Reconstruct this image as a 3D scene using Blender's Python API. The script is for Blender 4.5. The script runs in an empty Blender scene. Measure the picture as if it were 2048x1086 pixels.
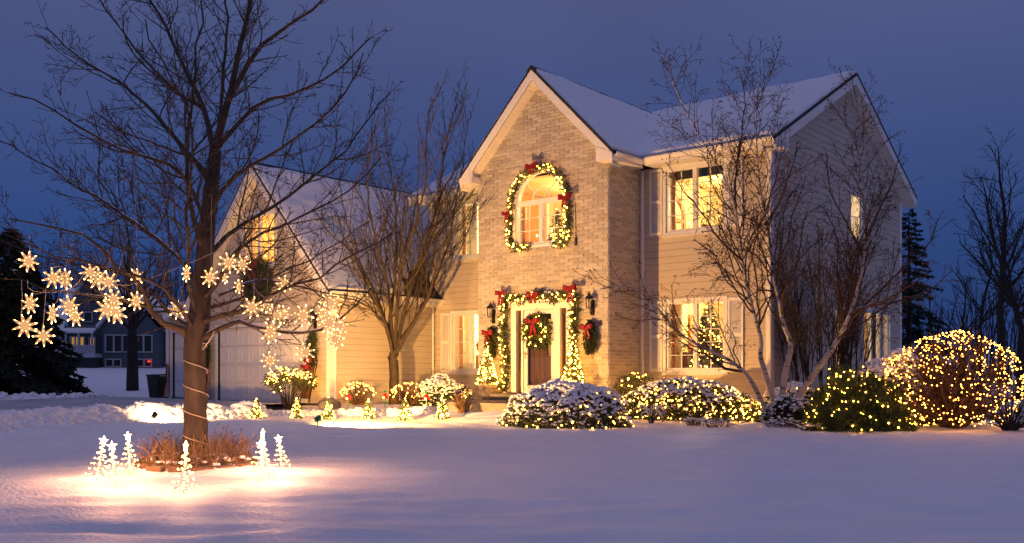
import bpy, math
import numpy as np
from mathutils import Vector, noise
R_ = math.radians
scene = bpy.context.scene
COL = scene.collection

# ------------------------------------------------------------------ camera
FPX, HY, TH = 1897.1, 742.6, R_(49.93)          # focal length and horizon in photo pixels, yaw
CAM = np.array([13.175, -19.344, 0.95])
RT = np.array([math.sin(TH), math.cos(TH), 0.0])
FW = np.array([-math.cos(TH), math.sin(TH), 0.0])
UPV = np.array([0.0, 0.0, 1.0])
cam = bpy.data.cameras.new('camera'); cam_o = bpy.data.objects.new('camera', cam); COL.objects.link(cam_o)
cam.sensor_width = 36.0; cam.lens = FPX / 2048 * 36; cam.shift_y = (HY - 543) / 2048
cam.clip_end = 3000; cam.clip_start = 0.05
cam_o.location = CAM.tolist()
cam_o.rotation_euler = (R_(90), 0, math.atan2(-FW[0], FW[1]))
scene.camera = cam_o

# ------------------------------------------------------------------ sky, sun, exposure
world = bpy.data.worlds.new('World'); scene.world = world; world.use_nodes = True
nt = world.node_tree; nt.nodes.clear()
w_out = nt.nodes.new('ShaderNodeOutputWorld'); w_bg = nt.nodes.new('ShaderNodeBackground')
w_bg.inputs['Strength'].default_value = 1.0
sky = nt.nodes.new('ShaderNodeTexSky'); sky.sky_type = 'NISHITA'; sky.sun_disc = False
SUN_EL, SUN_ROT = R_(-4.0), R_(40)
sky.sun_elevation = SUN_EL; sky.sun_rotation = SUN_ROT
tc = nt.nodes.new('ShaderNodeTexCoord'); sep = nt.nodes.new('ShaderNodeSeparateXYZ')
nt.links.new(tc.outputs['Generated'], sep.inputs[0])
ramp = nt.nodes.new('ShaderNodeValToRGB')        # overcast dusk: deep blue low down, paler grey-violet overhead
els = ramp.color_ramp.elements
els[0].position = 0.0; els[0].color = (0.016, 0.047, 0.180, 1)
els[1].position = 1.0; els[1].color = (0.205, 0.196, 0.375, 1)
e = els.new(0.12); e.color = (0.023, 0.060, 0.206, 1)
e = els.new(0.24); e.color = (0.049, 0.079, 0.222, 1)
e = els.new(0.36); e.color = (0.076, 0.097, 0.230, 1)
e = els.new(0.60); e.color = (0.128, 0.138, 0.290, 1)
nt.links.new(sep.outputs['Z'], ramp.inputs[0])
w_noise = nt.nodes.new('ShaderNodeTexNoise'); w_noise.inputs['Scale'].default_value = 2.2
w_noise.inputs['Detail'].default_value = 3; w_noise.inputs['Roughness'].default_value = .45
nt.links.new(tc.outputs['Generated'], w_noise.inputs['Vector'])
mr = nt.nodes.new('ShaderNodeMapRange'); mr.inputs[1].default_value = .3; mr.inputs[2].default_value = .7
mr.inputs[3].default_value = .88; mr.inputs[4].default_value = 1.10
nt.links.new(w_noise.outputs[0], mr.inputs[0])
mul = nt.nodes.new('ShaderNodeVectorMath'); mul.operation = 'SCALE'
nt.links.new(ramp.outputs[0], mul.inputs[0]); nt.links.new(mr.outputs[0], mul.inputs['Scale'])
sk = nt.nodes.new('ShaderNodeVectorMath'); sk.operation = 'SCALE'; sk.inputs['Scale'].default_value = 0.05
nt.links.new(sky.outputs[0], sk.inputs[0])
addn = nt.nodes.new('ShaderNodeVectorMath'); addn.operation = 'ADD'
nt.links.new(mul.outputs[0], addn.inputs[0]); nt.links.new(sk.outputs[0], addn.inputs[1])
nt.links.new(addn.outputs[0], w_bg.inputs['Color']); nt.links.new(w_bg.outputs[0], w_out.inputs['Surface'])

sun = bpy.data.lights.new('sun', 'SUN'); sun.energy = 0.09; sun.angle = R_(90); sun.color = (1.0, .86, 1.0)
sun_o = bpy.data.objects.new('sun', sun); COL.objects.link(sun_o)
sun_o.rotation_euler = (R_(35), 0, R_(40))

vs = scene.view_settings
vs.view_transform = 'Standard'; vs.look = 'None'; vs.exposure = 0.0; vs.gamma = 1.0; vs.use_curve_mapping = False
scene.render.engine = 'CYCLES'
scene.cycles.use_denoising = True
scene.cycles.max_bounces = 6; scene.cycles.transparent_max_bounces = 16
scene.cycles.diffuse_bounces = 4; scene.cycles.glossy_bounces = 2
scene.cycles.caustics_reflective = False; scene.cycles.caustics_refractive = False
scene.cycles.sample_clamp_indirect = 4.0
scene.cycles.use_light_tree = True

# ------------------------------------------------------------------ helpers
def atd(px, py, b):                              # photo pixel at a real distance b
    return CAM + b * (RT * (px - 1024) / FPX + FW + UPV * (HY - py) / FPX)
def atz(px, py, z):
    b = (CAM[2] - z) * FPX / (py - HY); return atd(px, py, b)
def V3(*a): return np.array(a, float)
def nrm(v): return v / (np.linalg.norm(v, axis=-1, keepdims=True) + 1e-12)

def _ico(sub=0):
    t = (1 + 5 ** .5) / 2
    v = nrm(np.array([(-1,t,0),(1,t,0),(-1,-t,0),(1,-t,0),(0,-1,t),(0,1,t),(0,-1,-t),(0,1,-t),(t,0,-1),(t,0,1),(-t,0,-1),(-t,0,1)], float))
    f = [(0,11,5),(0,5,1),(0,1,7),(0,7,10),(0,10,11),(1,5,9),(5,11,4),(11,10,2),(10,7,6),(7,1,8),(3,9,4),(3,4,2),(3,2,6),(3,6,8),(3,8,9),(4,9,5),(2,4,11),(6,2,10),(8,6,7),(9,8,1)]
    v = list(v)
    for _ in range(sub):
        m = {}; nf = []
        def mid(a, b):
            k = (min(a,b), max(a,b))
            if k not in m: v.append(nrm(v[a] + v[b])); m[k] = len(v) - 1
            return m[k]
        for a, b, c in f:
            x, y, z = mid(a,b), mid(b,c), mid(c,a); nf += [(a,x,z),(b,y,x),(c,z,y),(x,y,z)]
        f = nf
    return np.array(v), np.array(f)
ICO0, ICO1, ICO2 = _ico(0), _ico(1), _ico(2)
BOXQ = np.array([(0,1,3,2),(4,6,7,5),(0,4,5,1),(2,3,7,6),(0,2,6,4),(1,5,7,3)])

class MB:
    """collects geometry for ONE mesh object"""
    def __init__(s): s.v = []; s.q = []; s.t = []; s.n = 0
    def add(s, V, Q=None, T=None):
        V = np.asarray(V, float).reshape(-1, 3)
        if Q is not None and len(Q): s.q.append(np.asarray(Q).reshape(-1, 4) + s.n)
        if T is not None and len(T): s.t.append(np.asarray(T).reshape(-1, 3) + s.n)
        s.v.append(V); s.n += len(V); return s
    def box(s, lo, hi):
        lo, hi2 = np.minimum(lo, hi) * 1.0, np.maximum(lo, hi) * 1.0
        V = [(x, y, z) for x in (lo[0], hi2[0]) for y in (lo[1], hi2[1]) for z in (lo[2], hi2[2])]
        return s.add(V, BOXQ)
    def hexa(s, V): return s.add(V, BOXQ)         # 8 corners in box order
    def bar(s, a, b, w, h=None, up=UPV):          # rectangular bar from a to b
        a = np.asarray(a, float); b = np.asarray(b, float); h = h or w
        d = nrm(b - a); x = np.cross(d, up)
        if np.linalg.norm(x) < 1e-4: x = np.cross(d, V3(1, 0, 0))
        x = nrm(x) * w / 2; y = nrm(np.cross(x, d)) * h / 2
        return s.add([p + i * x + j * y for p in (a, b) for i in (-1, 1) for j in (-1, 1)], BOXQ)
    def tube(s, pts, rad, k=6, cap=True):
        P = np.asarray(pts, float); n = len(P); rad = np.broadcast_to(np.asarray(rad, float), (n,))
        D = np.empty_like(P); D[1:-1] = P[2:] - P[:-2]; D[0] = P[1] - P[0]; D[-1] = P[-1] - P[-2]; D = nrm(D)
        ref = V3(0, 0, 1) if abs(D[0][2]) < .9 else V3(1, 0, 0)
        X = np.empty_like(P); x = nrm(np.cross(D[0], ref))
        for i in range(n):
            x = x - D[i] * x.dot(D[i]); x = x / (math.sqrt(x.dot(x)) + 1e-9); X[i] = x
        Y = np.cross(D, X)
        a = np.arange(k) * 2 * math.pi / k
        ring = P[:, None] + rad[:, None, None] * (np.cos(a)[None, :, None] * X[:, None] + np.sin(a)[None, :, None] * Y[:, None])
        i = np.arange(n - 1)[:, None] * k; j = np.arange(k)[None]; j2 = (j + 1) % k
        Q = np.stack([i + j, i + j2, i + k + j2, i + k + j], -1).reshape(-1, 4)
        T = None
        if cap and k > 2:
            T = [(0, m + 1, m) for m in range(1, k - 1)] + [((n-1)*k, (n-1)*k + m, (n-1)*k + m + 1) for m in range(1, k - 1)]
        return s.add(ring, Q, T)
    def lathe(s, prof, c=(0, 0, 0), k=16):        # prof: (r, z)
        a = np.arange(k) * 2 * math.pi / k; pr = np.array(prof, float)
        V = np.stack([pr[:, 0:1] * np.cos(a), pr[:, 0:1] * np.sin(a), np.repeat(pr[:, 1:2], k, 1)], -1) + np.asarray(c, float)
        n = len(pr); i = np.arange(n - 1)[:, None] * k; j = np.arange(k)[None]; j2 = (j + 1) % k
        return s.add(V, np.stack([i + j, i + j2, i + k + j2, i + k + j], -1).reshape(-1, 4))
    def blobs(s, P, r, ico=ICO0, squash=1.0, rng=None, jit=0.0):
        P = np.asarray(P, float).reshape(-1, 3); n = len(P)
        if n == 0: return s
        r = np.broadcast_to(np.asarray(r, float), (n,))
        V, F = ico; W = np.repeat(V[None], n, 0)
        if rng is not None and jit: W = W * (1 + rng.normal(0, jit, (n, len(V), 1)))
        W = W * r[:, None, None] * V3(1, 1, squash) + P[:, None]
        return s.add(W, None, (F[None] + (np.arange(n) * len(V))[:, None, None]).reshape(-1, 3))
    def leaves(s, P, N, size, rng, asp=.5, lean=.6):   # pointed leaf quads (diamond) around directions N
        P = np.asarray(P, float); n = len(P); size = np.broadcast_to(np.asarray(size, float), (n,))[:, None]
        D = nrm(nrm(N) + rng.normal(0, lean, (n, 3))); A = nrm(np.cross(D, rng.normal(0, 1, (n, 3))))
        B = np.cross(D, A)
        V = np.stack([P, P + D*size*.5 + A*size*asp*.5, P + D*size + B*size*.12, P + D*size*.5 - A*size*asp*.5], 1)
        return s.add(V, np.arange(n * 4).reshape(-1, 4))
    def needles(s, P, N, L, w, rng, lean=.5):          # thin triangles
        P = np.asarray(P, float); n = len(P); L = np.broadcast_to(np.asarray(L, float), (n,))[:, None]
        D = nrm(nrm(N) + rng.normal(0, lean, (n, 3))); A = nrm(np.cross(D, rng.normal(0, 1, (n, 3)))) * w
        return s.add(np.stack([P - A, P + A, P + D * L], 1), None, np.arange(n * 3).reshape(-1, 3))
    def mesh(s, name, smooth=False):
        me = bpy.data.meshes.new(name)
        V = np.concatenate(s.v) if s.v else np.zeros((0, 3))
        Q = np.concatenate(s.q) if s.q else np.zeros((0, 4), int); T = np.concatenate(s.t) if s.t else np.zeros((0, 3), int)
        nq, ntr = len(Q), len(T)
        me.vertices.add(len(V)); me.vertices.foreach_set('co', V.astype(np.float32).ravel())
        me.loops.add(nq * 4 + ntr * 3); me.loops.foreach_set('vertex_index', np.concatenate([Q.ravel(), T.ravel()]).astype(np.int32))
        me.polygons.add(nq + ntr)
        me.polygons.foreach_set('loop_start', np.concatenate([np.arange(nq) * 4, nq * 4 + np.arange(ntr) * 3]).astype(np.int32))
        me.polygons.foreach_set('use_smooth', np.full(nq + ntr, bool(smooth)))
        me.update(calc_edges=True); me.validate(); return me
    def obj(s, name, mat, parent=None, smooth=False, kind=None):
        me = s.mesh(name, smooth); me.materials.append(mat)
        return link(name, me, parent, kind)

def link(name, me, parent=None, kind=None, loc=None):
    o = bpy.data.objects.new(name, me); COL.objects.link(o)
    if parent is not None: o.parent = parent
    if kind: o['kind'] = kind
    if loc is not None: o.location = [float(c) for c in loc]
    return o
def tag(o, label, cat, group=None):
    o['label'] = label; o['category'] = cat
    if group: o['group'] = group
    return o
def thing(name, label, cat, loc=(0, 0, 0), group=None, rz=0.0):
    o = bpy.data.objects.new(name, None); COL.objects.link(o); o.location = [float(c) for c in loc]
    o.rotation_euler = (0, 0, rz); o.empty_display_size = .1
    return tag(o, label, cat, group)
def copy_tree(o, parent=None):
    c = o.copy(); COL.objects.link(c)
    if parent is not None: c.parent = parent
    for ch in list(o.children): copy_tree(ch, c)
    return c
def pbox(name, lo, hi, mat, parent, kind=None): return MB().box(V3(*lo), V3(*hi)).obj(name, mat, parent, kind=kind)

# ------------------------------------------------------------------ materials
def mat(name, col, rough=.7, var=.25, scale=6.0, bump=0.0, bscale=40.0, col2=None, metal=0.0, island=False, spec=.4, coat=0.0, transl=0.0, stretch=None, detail=5):
    m = bpy.data.materials.new(name); m.use_nodes = True; n = m.node_tree; b = n.nodes['Principled BSDF']
    b.inputs['Roughness'].default_value = rough; b.inputs['Metallic'].default_value = metal
    b.inputs['Specular IOR Level'].default_value = spec
    t = n.nodes.new('ShaderNodeTexCoord'); vec = t.outputs['Object']
    if stretch:
        mp = n.nodes.new('ShaderNodeMapping'); mp.inputs['Scale'].default_value = stretch
        n.links.new(vec, mp.inputs[0]); vec = mp.outputs[0]
    nz = n.nodes.new('ShaderNodeTexNoise'); nz.inputs['Scale'].default_value = scale; nz.inputs['Detail'].default_value = detail
    n.links.new(vec, nz.inputs['Vector'])
    fac = nz.outputs[0]
    if island:
        g = n.nodes.new('ShaderNodeNewGeometry'); oi = n.nodes.new('ShaderNodeObjectInfo')
        a = n.nodes.new('ShaderNodeMath'); a.operation = 'ADD'; n.links.new(g.outputs['Random Per Island'], a.inputs[0]); n.links.new(oi.outputs['Random'], a.inputs[1])
        fr = n.nodes.new('ShaderNodeMath'); fr.operation = 'FRACT'; n.links.new(a.outputs[0], fr.inputs[0])
        mx = n.nodes.new('ShaderNodeMath'); mx.operation = 'MULTIPLY_ADD'; n.links.new(fr.outputs[0], mx.inputs[0]); mx.inputs[1].default_value = .6
        h = n.nodes.new('ShaderNodeMath'); h.operation = 'MULTIPLY'; n.links.new(nz.outputs[0], h.inputs[0]); h.inputs[1].default_value = .55
        n.links.new(h.outputs[0], mx.inputs[2]); fac = mx.outputs[0]
    c2 = col2 or tuple(min(1, c * (1 + var)) for c in col); c1 = col if col2 else tuple(c * (1 - var) for c in col)
    rp = n.nodes.new('ShaderNodeValToRGB'); rp.color_ramp.elements[0].position = .3; rp.color_ramp.elements[1].position = .7
    if island: rp.color_ramp.elements[0].position = .1; rp.color_ramp.elements[1].position = .9
    rp.color_ramp.elements[0].color = (*c1, 1); rp.color_ramp.elements[1].color = (*c2, 1)
    n.links.new(fac, rp.inputs[0]); n.links.new(rp.outputs[0], b.inputs['Base Color'])
    if bump:
        n2 = n.nodes.new('ShaderNodeTexNoise'); n2.inputs['Scale'].default_value = bscale; n2.inputs['Detail'].default_value = 6
        n.links.new(vec, n2.inputs['Vector'])
        bp = n.nodes.new('ShaderNodeBump'); bp.inputs['Strength'].default_value = bump; bp.inputs['Distance'].default_value = .02
        n.links.new(n2.outputs[0], bp.inputs['Height']); n.links.new(bp.outputs[0], b.inputs['Normal'])
    if transl:
        tr = n.nodes.new('ShaderNodeBsdfTranslucent'); n.links.new(rp.outputs[0], tr.inputs['Color'])
        mixs = n.nodes.new('ShaderNodeMixShader'); mixs.inputs[0].default_value = transl
        n.links.new(b.outputs[0], mixs.inputs[1]); n.links.new(tr.outputs[0], mixs.inputs[2])
        n.links.new(mixs.outputs[0], n.nodes['Material Output'].inputs[0])
    return m
def emit(name, col, strength):
    m = bpy.data.materials.new(name); m.use_nodes = True; n = m.node_tree; n.nodes.clear()
    o = n.nodes.new('ShaderNodeOutputMaterial'); e = n.nodes.new('ShaderNodeEmission')
    e.inputs[0].default_value = (*col, 1); e.inputs[1].default_value = strength
    n.links.new(e.outputs[0], o.inputs[0]); return m
def glass_mat(name, tint=(1, 1, 1), refl=.5):
    m = bpy.data.materials.new(name); m.use_nodes = True; n = m.node_tree; n.nodes.clear()
    o = n.nodes.new('ShaderNodeOutputMaterial'); t = n.nodes.new('ShaderNodeBsdfTransparent'); g = n.nodes.new('ShaderNodeBsdfGlossy')
    t.inputs[0].default_value = (*tint, 1); g.inputs['Roughness'].default_value = .02
    lw = n.nodes.new('ShaderNodeLayerWeight'); lw.inputs[0].default_value = .5; pw = n.nodes.new('ShaderNodeMath'); pw.operation = 'POWER'; pw.inputs[1].default_value = 4.0
    n.links.new(lw.outputs['Facing'], pw.inputs[0]); f = n.nodes.new('ShaderNodeMath'); f.operation = 'MULTIPLY_ADD'; f.inputs[1].default_value = .7; f.inputs[2].default_value = .035; n.links.new(pw.outputs[0], f.inputs[0])
    mx = n.nodes.new('ShaderNodeMixShader'); n.links.new(f.outputs[0], mx.inputs[0])
    n.links.new(t.outputs[0], mx.inputs[1]); n.links.new(g.outputs[0], mx.inputs[2]); n.links.new(mx.outputs[0], o.inputs[0]); return m

M = {}
M['snow'] = mat('snow', (.80, .81, .84), .65, .03, 3, .25, 22, spec=.3)
M['snow_lump'] = mat('snow_lump', (.82, .83, .86), .7, .03, 5, .35, 18, spec=.3)
M['lawn_snow'] = mat('lawn_snow', (.80, .81, .84), .6, .03, 1.2, .85, 16, spec=.3, stretch=(.9, 1.5, 1.0))
M['drive'] = mat('drive', (.30, .31, .34), .6, .35, .9, .15, 25, col2=(.52, .53, .57))
M['brick'] = mat('brick', (.32, .275, .23), .88, .2, 14, .5, 60, col2=(.55, .50, .43), island=True)
M['mortar'] = mat('mortar', (.60, .54, .44), .95, .1, 8, .3, 90)
M['siding'] = mat('siding', (.56, .485, .38), .55, .05, 1.5, .12, 30, stretch=(1, 1, 8), island=False)
M['sheath'] = mat('sheath', (.16, .135, .11), .9, .1)
M['white'] = mat('white_trim', (.78, .76, .72), .5, .04, 3, .05, 30)
M['soffit'] = mat('soffit', (.72, .69, .62), .55, .05, 3)
M['garage_white'] = mat('garage_white', (.76, .74, .71), .45, .03, 2, .04, 20)
M['shingle'] = mat('shingle', (.022, .024, .028), .9, .3, 18, .5, 70, col2=(.05, .052, .058), island=True)
M['concrete'] = mat('concrete', (.20, .17, .145), .9, .2, 5, .3, 40)
M['glass'] = glass_mat('glass')
M['wood_door'] = mat('wood_door', (.060, .026, .012), .4, .3, 9, .1, 30, col2=(.115, .052, .022), stretch=(6, 6, .6))
M['oak'] = mat('oak', (.42, .19, .06), .45, .2, 5, .1, 30, col2=(.55, .27, .09), stretch=(5, 5, .5))
M['paint_yellow'] = mat('paint_yellow', (.80, .64, .30), .8, .05, 2)
M['paint_cream'] = mat('paint_cream', (.82, .72, .46), .8, .05, 2)
M['carpet'] = mat('carpet', (.35, .26, .17), .95, .15, 20)
M['dark_metal'] = mat('dark_metal', (.025, .022, .02), .45, .3, 12, metal=.5)
M['brass'] = mat('brass', (.40, .28, .10), .35, .15, metal=.9)
M['bark'] = mat('bark', (.034, .026, .019), .9, .4, 7, .9, 22, col2=(.090, .068, .048), stretch=(1.5, 1.5, .45))
M['bark_mid'] = mat('bark_mid', (.042, .029, .019), .9, .4, 9, .6, 30, col2=(.085, .060, .037))
M['bark_dark'] = mat('bark_dark', (.030, .023, .019), .95, .4, 9, .3, 30)
M['twig_red'] = mat('twig_red', (.060, .030, .020), .9, .3, 9)
M['twig_tan'] = mat('twig_tan', (.14, .075, .035), .9, .3, 9, transl=.1)
M['seed'] = mat('seed', (.06, .038, .022), .9, .4, 30)
M['evergreen'] = mat('evergreen', (.024, .038, .015), .6, .3, 8, col2=(.075, .095, .034), island=True, transl=.15)
M['evergreen_dark'] = mat('evergreen_dark', (.010, .016, .009), .8, .3, 8, col2=(.024, .034, .018), island=True)
M['pine'] = mat('pine', (.035, .060, .018), .6, .3, 8, col2=(.085, .125, .040), island=True, transl=.15)
M['leaf_green'] = mat('leaf_green', (.030, .052, .018), .5, .3, 8, col2=(.080, .105, .035), island=True, transl=.2)
M['dry'] = mat('dry', (.20, .115, .045), .9, .3, 12, col2=(.38, .24, .11), island=True, transl=.25)
M['dry_dark'] = mat('dry_dark', (.10, .055, .025), .9, .3, 12, col2=(.20, .12, .06), island=True)
M['red'] = mat('red_ribbon', (.24, .006, .010), .45, .2, 10, transl=.1)
M['red_plastic'] = mat('red_plastic', (.45, .03, .02), .35, .1, transl=.35)
M['green_plastic'] = mat('green_plastic', (.006, .16, .055), .3, .1)
M['black_plastic'] = mat('black_plastic', (.02, .02, .02), .5, .2)
M['bin_plastic'] = mat('bin_plastic', (.022, .030, .026), .6, .2)
M['cord'] = mat('cord', (.60, .50, .34), .6, .1)
M['wire'] = mat('wire', (.38, .34, .30), .5, .1)
M['pot'] = mat('pot', (.40, .33, .24), .85, .15, 10, .3, 40)
M['stone'] = mat('stone', (.16, .085, .045), .9, .3, 12, .5, 30, col2=(.27, .16, .09))
M['n_wall'] = mat('neighbour_wall', (.085, .105, .125), .8, .12, 2)
M['n_trim'] = mat('neighbour_trim', (.42, .44, .48), .6, .08)
M['n_dark'] = mat('neighbour_dark', (.030, .034, .040), .9, .2)
M['bulb'] = emit('bulb_glow', (1.0, .40, .038), 62.0)
M['bulb_hot'] = emit('bulb_hot', (1.0, .47, .10), 26.0)
M['flake_bulb'] = emit('flake_bulb', (1.0, .52, .15), 42.0)
M['flake_body'] = emit('flake_body', (1.0, .50, .21), .85)
M['lens'] = emit('flood_lens', (1.0, .75, .40), 40.0)
M['bulb_net'] = emit('bulb_net', (1.0, .36, .042), 24.0)
M['n_glow'] = emit('neighbour_glow', (1.0, .55, .15), .35)
M['red_glow'] = emit('red_glow', (1.0, .04, .02), 2.0)
M['blue_glow'] = emit('blue_glow', (.25, .45, 1.0), 1.2)
M['birch'] = None
def birch_mat():
    m = mat('birch_bark', (.30, .265, .235), .7, .15, 5, .3, 25, col2=(.50, .465, .42)); n = m.node_tree; b = n.nodes['Principled BSDF']
    t = n.nodes.new('ShaderNodeTexCoord'); mp = n.nodes.new('ShaderNodeMapping'); mp.inputs['Scale'].default_value = (3, 3, 11)
    nz = n.nodes.new('ShaderNodeTexNoise'); nz.inputs['Scale'].default_value = 1.6; nz.inputs['Detail'].default_value = 4
    n.links.new(t.outputs['Object'], mp.inputs[0]); n.links.new(mp.outputs[0], nz.inputs['Vector'])
    rp = n.nodes.new('ShaderNodeValToRGB'); rp.color_ramp.elements[0].position = .56; rp.color_ramp.elements[1].position = .64
    n.links.new(nz.outputs[0], rp.inputs[0])
    old = b.inputs['Base Color'].links[0].from_socket
    mx = n.nodes.new('ShaderNodeMixRGB'); mx.inputs[2].default_value = (.05, .04, .035, 1)
    n.links.new(rp.outputs[0], mx.inputs[0]); n.links.new(old, mx.inputs[1]); n.links.new(mx.outputs[0], b.inputs['Base Color'])
    return m
M['birch'] = birch_mat()

# ------------------------------------------------------------------ terrain
def ss(x, a, b): t = np.clip((x - a) / (b - a), 0, 1); return t * t * (3 - 2 * t)
def ground_z(x, y):
    x = np.asarray(x, float); y = np.asarray(y, float)
    k = 1 - ss(x, -.6, .8); h = -.20 + .26 * ss(-x, 8, 16) * (1 - k * ss(y, -4.2, -2.2)) + .10 * ss(y, -2.5, 1.0) * (1 - k) + .22 * k * ss(y, -4.2, -2.2)
    r = np.hypot(x, y + 5); h = h + .040 * np.clip(r - 31, 0, 70) + .012 * np.clip(r - 101, 0, 60)
    h = h + .05 * np.exp(-(((x - 2.55) ** 2 + (y + 13.0) ** 2) / .9))              # bed round the maple
    drive = ss(x, -20.2, -19.2) * (1 - ss(x, -9.2, -8.4)) * (1 - ss(y, -2.2, -1.4))
    return h * (1 - drive) + drive * (h - .14)
def gz(x, y): return float(ground_z(x, y))
def axis(c0, c1, fine, lo, hi, g=1.09):
    a = list(np.arange(c0, c1, fine)); s = fine
    while a[-1] < hi: s *= g; a.append(a[-1] + s)
    s = fine; b = [c0]
    while b[-1] > lo: s *= g; b.append(b[-1] - s)
    return np.array(b[:0:-1] + a)
gx = axis(-10, 14, .075, -900, 900); gy = axis(-18, 2, .075, -900, 900)
X, Y = np.meshgrid(gx, gy); Z = ground_z(X, Y)
near = (np.abs(X) < 40) & (np.abs(Y) < 40)
flat = np.argwhere(near)
for i, j in flat:
    x, y = X[i, j], Y[i, j]
    u, v = x * .765 + y * .644, -x * .644 + y * .765
    Z[i, j] += .022 * noise.noise((x * .55, y * .9, 3.1)) + .026 * noise.noise((u * .7, v * 2.0, 7.7)) + .030 * noise.noise((u * 1.1, v * 3.6, 1.3)) + .011 * noise.noise((u * 3, v * 7, 4.3))
nx, ny = len(gx), len(gy)
idx = np.arange(nx * ny).reshape(ny, nx)
Qg = np.stack([idx[:-1, :-1], idx[:-1, 1:], idx[1:, 1:], idx[1:, :-1]], -1).reshape(-1, 4)
g = MB().add(np.stack([X, Y, Z], -1), Qg).obj('ground', M['lawn_snow'], smooth=True, kind='structure')
# driveway
DX = np.linspace(-19.4, -8.6, 40); DY = np.linspace(-60, -2.55, 90)
X, Y = np.meshgrid(DX, DY)
def drive_z(x, y): return .05 - .16 * ss(-y, 3, 14) + 0 * x
i2 = np.arange(40 * 90).reshape(90, 40)
MB().add(np.stack([X, Y, drive_z(X, Y)], -1), np.stack([i2[:-1, :-1], i2[:-1, 1:], i2[1:, 1:], i2[1:, :-1]], -1).reshape(-1, 4)).obj('driveway', M['drive'], smooth=True, kind='structure')
# ================================================================== THE HOUSE
RB, XR, DB = 1.477, 3.546, 10.60            # front wing wall, right side wall, back wall
XL = -7.60                                   # left end of the house
GX0, GX1, GY = -13.92, -7.48, -2.58          # garage walls
house = thing('house', 'two storey house with tan brick gable, beige siding, snowy roofs and attached garage', 'house')

class Wall:
    """a vertical wall plane: u along the wall, z up, n outward"""
    def __init__(s, O, U, N): s.O = V3(*O); s.U = V3(*U); s.N = V3(*N)
    def p(s, u, z, n=0.0): return s.O + s.U * u + s.N * n + UPV * z
    def box(s, mb, u0, u1, z0, z1, n0, n1):
        return mb.hexa([s.p(u, z, n) for u in (u0, u1) for n in (n0, n1) for z in (z0, z1)])
    def wedge(s, mb, u0b, u1b, u0t, u1t, z0, z1, nb, ntop, n0=0.0):
        V = []
        for (ub, ut) in ((u0b, u0t), (u1b, u1t)):
            for k in (0, 1):
                V.append(s.p(ub, z0, n0 if k == 0 else nb)); V.append(s.p(ut, z1, n0 if k == 0 else ntop))
        return mb.hexa(V)
WF = Wall((0, 0, 0), (1, 0, 0), (0, -1, 0))          # brick gable front (u = X)
WR = Wall((0, RB, 0), (1, 0, 0), (0, -1, 0))         # front walls of both wings
WS = Wall((XR, 0, 0), (0, 1, 0), (1, 0, 0))          # right side (u = Y)
WB = Wall((0, 0, 0), (0, 1, 0), (1, 0, 0))           # brick return
WG = Wall((0, GY, 0), (1, 0, 0), (0, -1, 0))         # garage front
WGS = Wall((GX1, 0, 0), (0, 1, 0), (1, 0, 0))        # garage side
W3 = Wall((0, GY + 1.0, 0), (1, 0, 0), (0, -1, 0))   # third bay

def spans(u0, u1, z0, z1, holes):
    """free intervals of [u0,u1] for a strip z0..z1; hole = (u0,u1,z0,z1) or a function"""
    cuts = []
    for h in holes:
        if callable(h):
            r = h((z0 + z1) / 2)
            if r: cuts.append(r)
        elif z1 > h[2] + .01 and z0 < h[3] - .01: cuts.append((h[0], h[1]))
    res = [(u0, u1)]
    for a, b in cuts:
        nr = []
        for c, d in res:
            if b <= c or a >= d: nr.append((c, d)); continue
            if a > c: nr.append((c, a))
            if b < d: nr.append((b, d))
        res = nr
    return [r for r in res if r[1] - r[0] > .012]

def backing(wall, name, z0, z1, left, right, holes, m, th=.14, step=.05, parent=None, n_out=0.0):
    mb = MB(); zs = set(np.arange(z0, z1, step).round(4)) | {z1}
    for h in holes:
        if not callable(h): zs |= {h[2], h[3]}
    zs = sorted(z for z in zs if z0 <= z <= z1)
    plain = not any(callable(h) for h in holes) and left(z0) == left(z1) and right(z0) == right(z1)
    if plain: zs = sorted({z0, z1} | {z for h in holes for z in (h[2], h[3]) if z0 < z < z1})
    for a, b in zip(zs[:-1], zs[1:]):
        if b - a < 1e-4: continue
        for u, v in spans(left(a), right(a), a, b, holes):
            ut = max(u, left(b)) if u == left(a) else u; vt = min(v, right(b)) if v == right(a) else v
            wall.wedge(mb, u, v, ut, max(ut, vt), a, b, n_out, n_out, n_out - th)
    return mb.obj(name, m, parent or house)

def siding(wall, z0, z1, left, right, holes, h=.17, m=None, d=.034):
    back = backing(wall, 'siding_wall', z0, z1, left, right, holes, M['sheath'])
    z = z0
    while z < z1 - .02:
        zt = min(z + h, z1)
        zz = sorted({z, zt} | {q for ho in holes for q in (ho[2], ho[3]) if z + .012 < q < zt - .012})
        for a, b in zip(zz[:-1], zz[1:]):
            for u, v in spans(left(a), right(a), a, b, holes):
                ut = max(u, left(b)) if u == left(a) else u; vt = min(v, right(b)) if v == right(a) else v
                if vt - ut < .0: vt = ut
                f = (b - z) / h; g0 = (a - z) / h
                mb = MB(); wall.wedge(mb, u, v, ut, vt, a + (.005 if a == z else 0), b - .001, d - (d - .008) * g0, d - (d - .008) * f, .001)
                mb.obj('siding_board', M['siding'], back)
        z = zt
    return back
const = lambda c: (lambda z: c)

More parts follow.
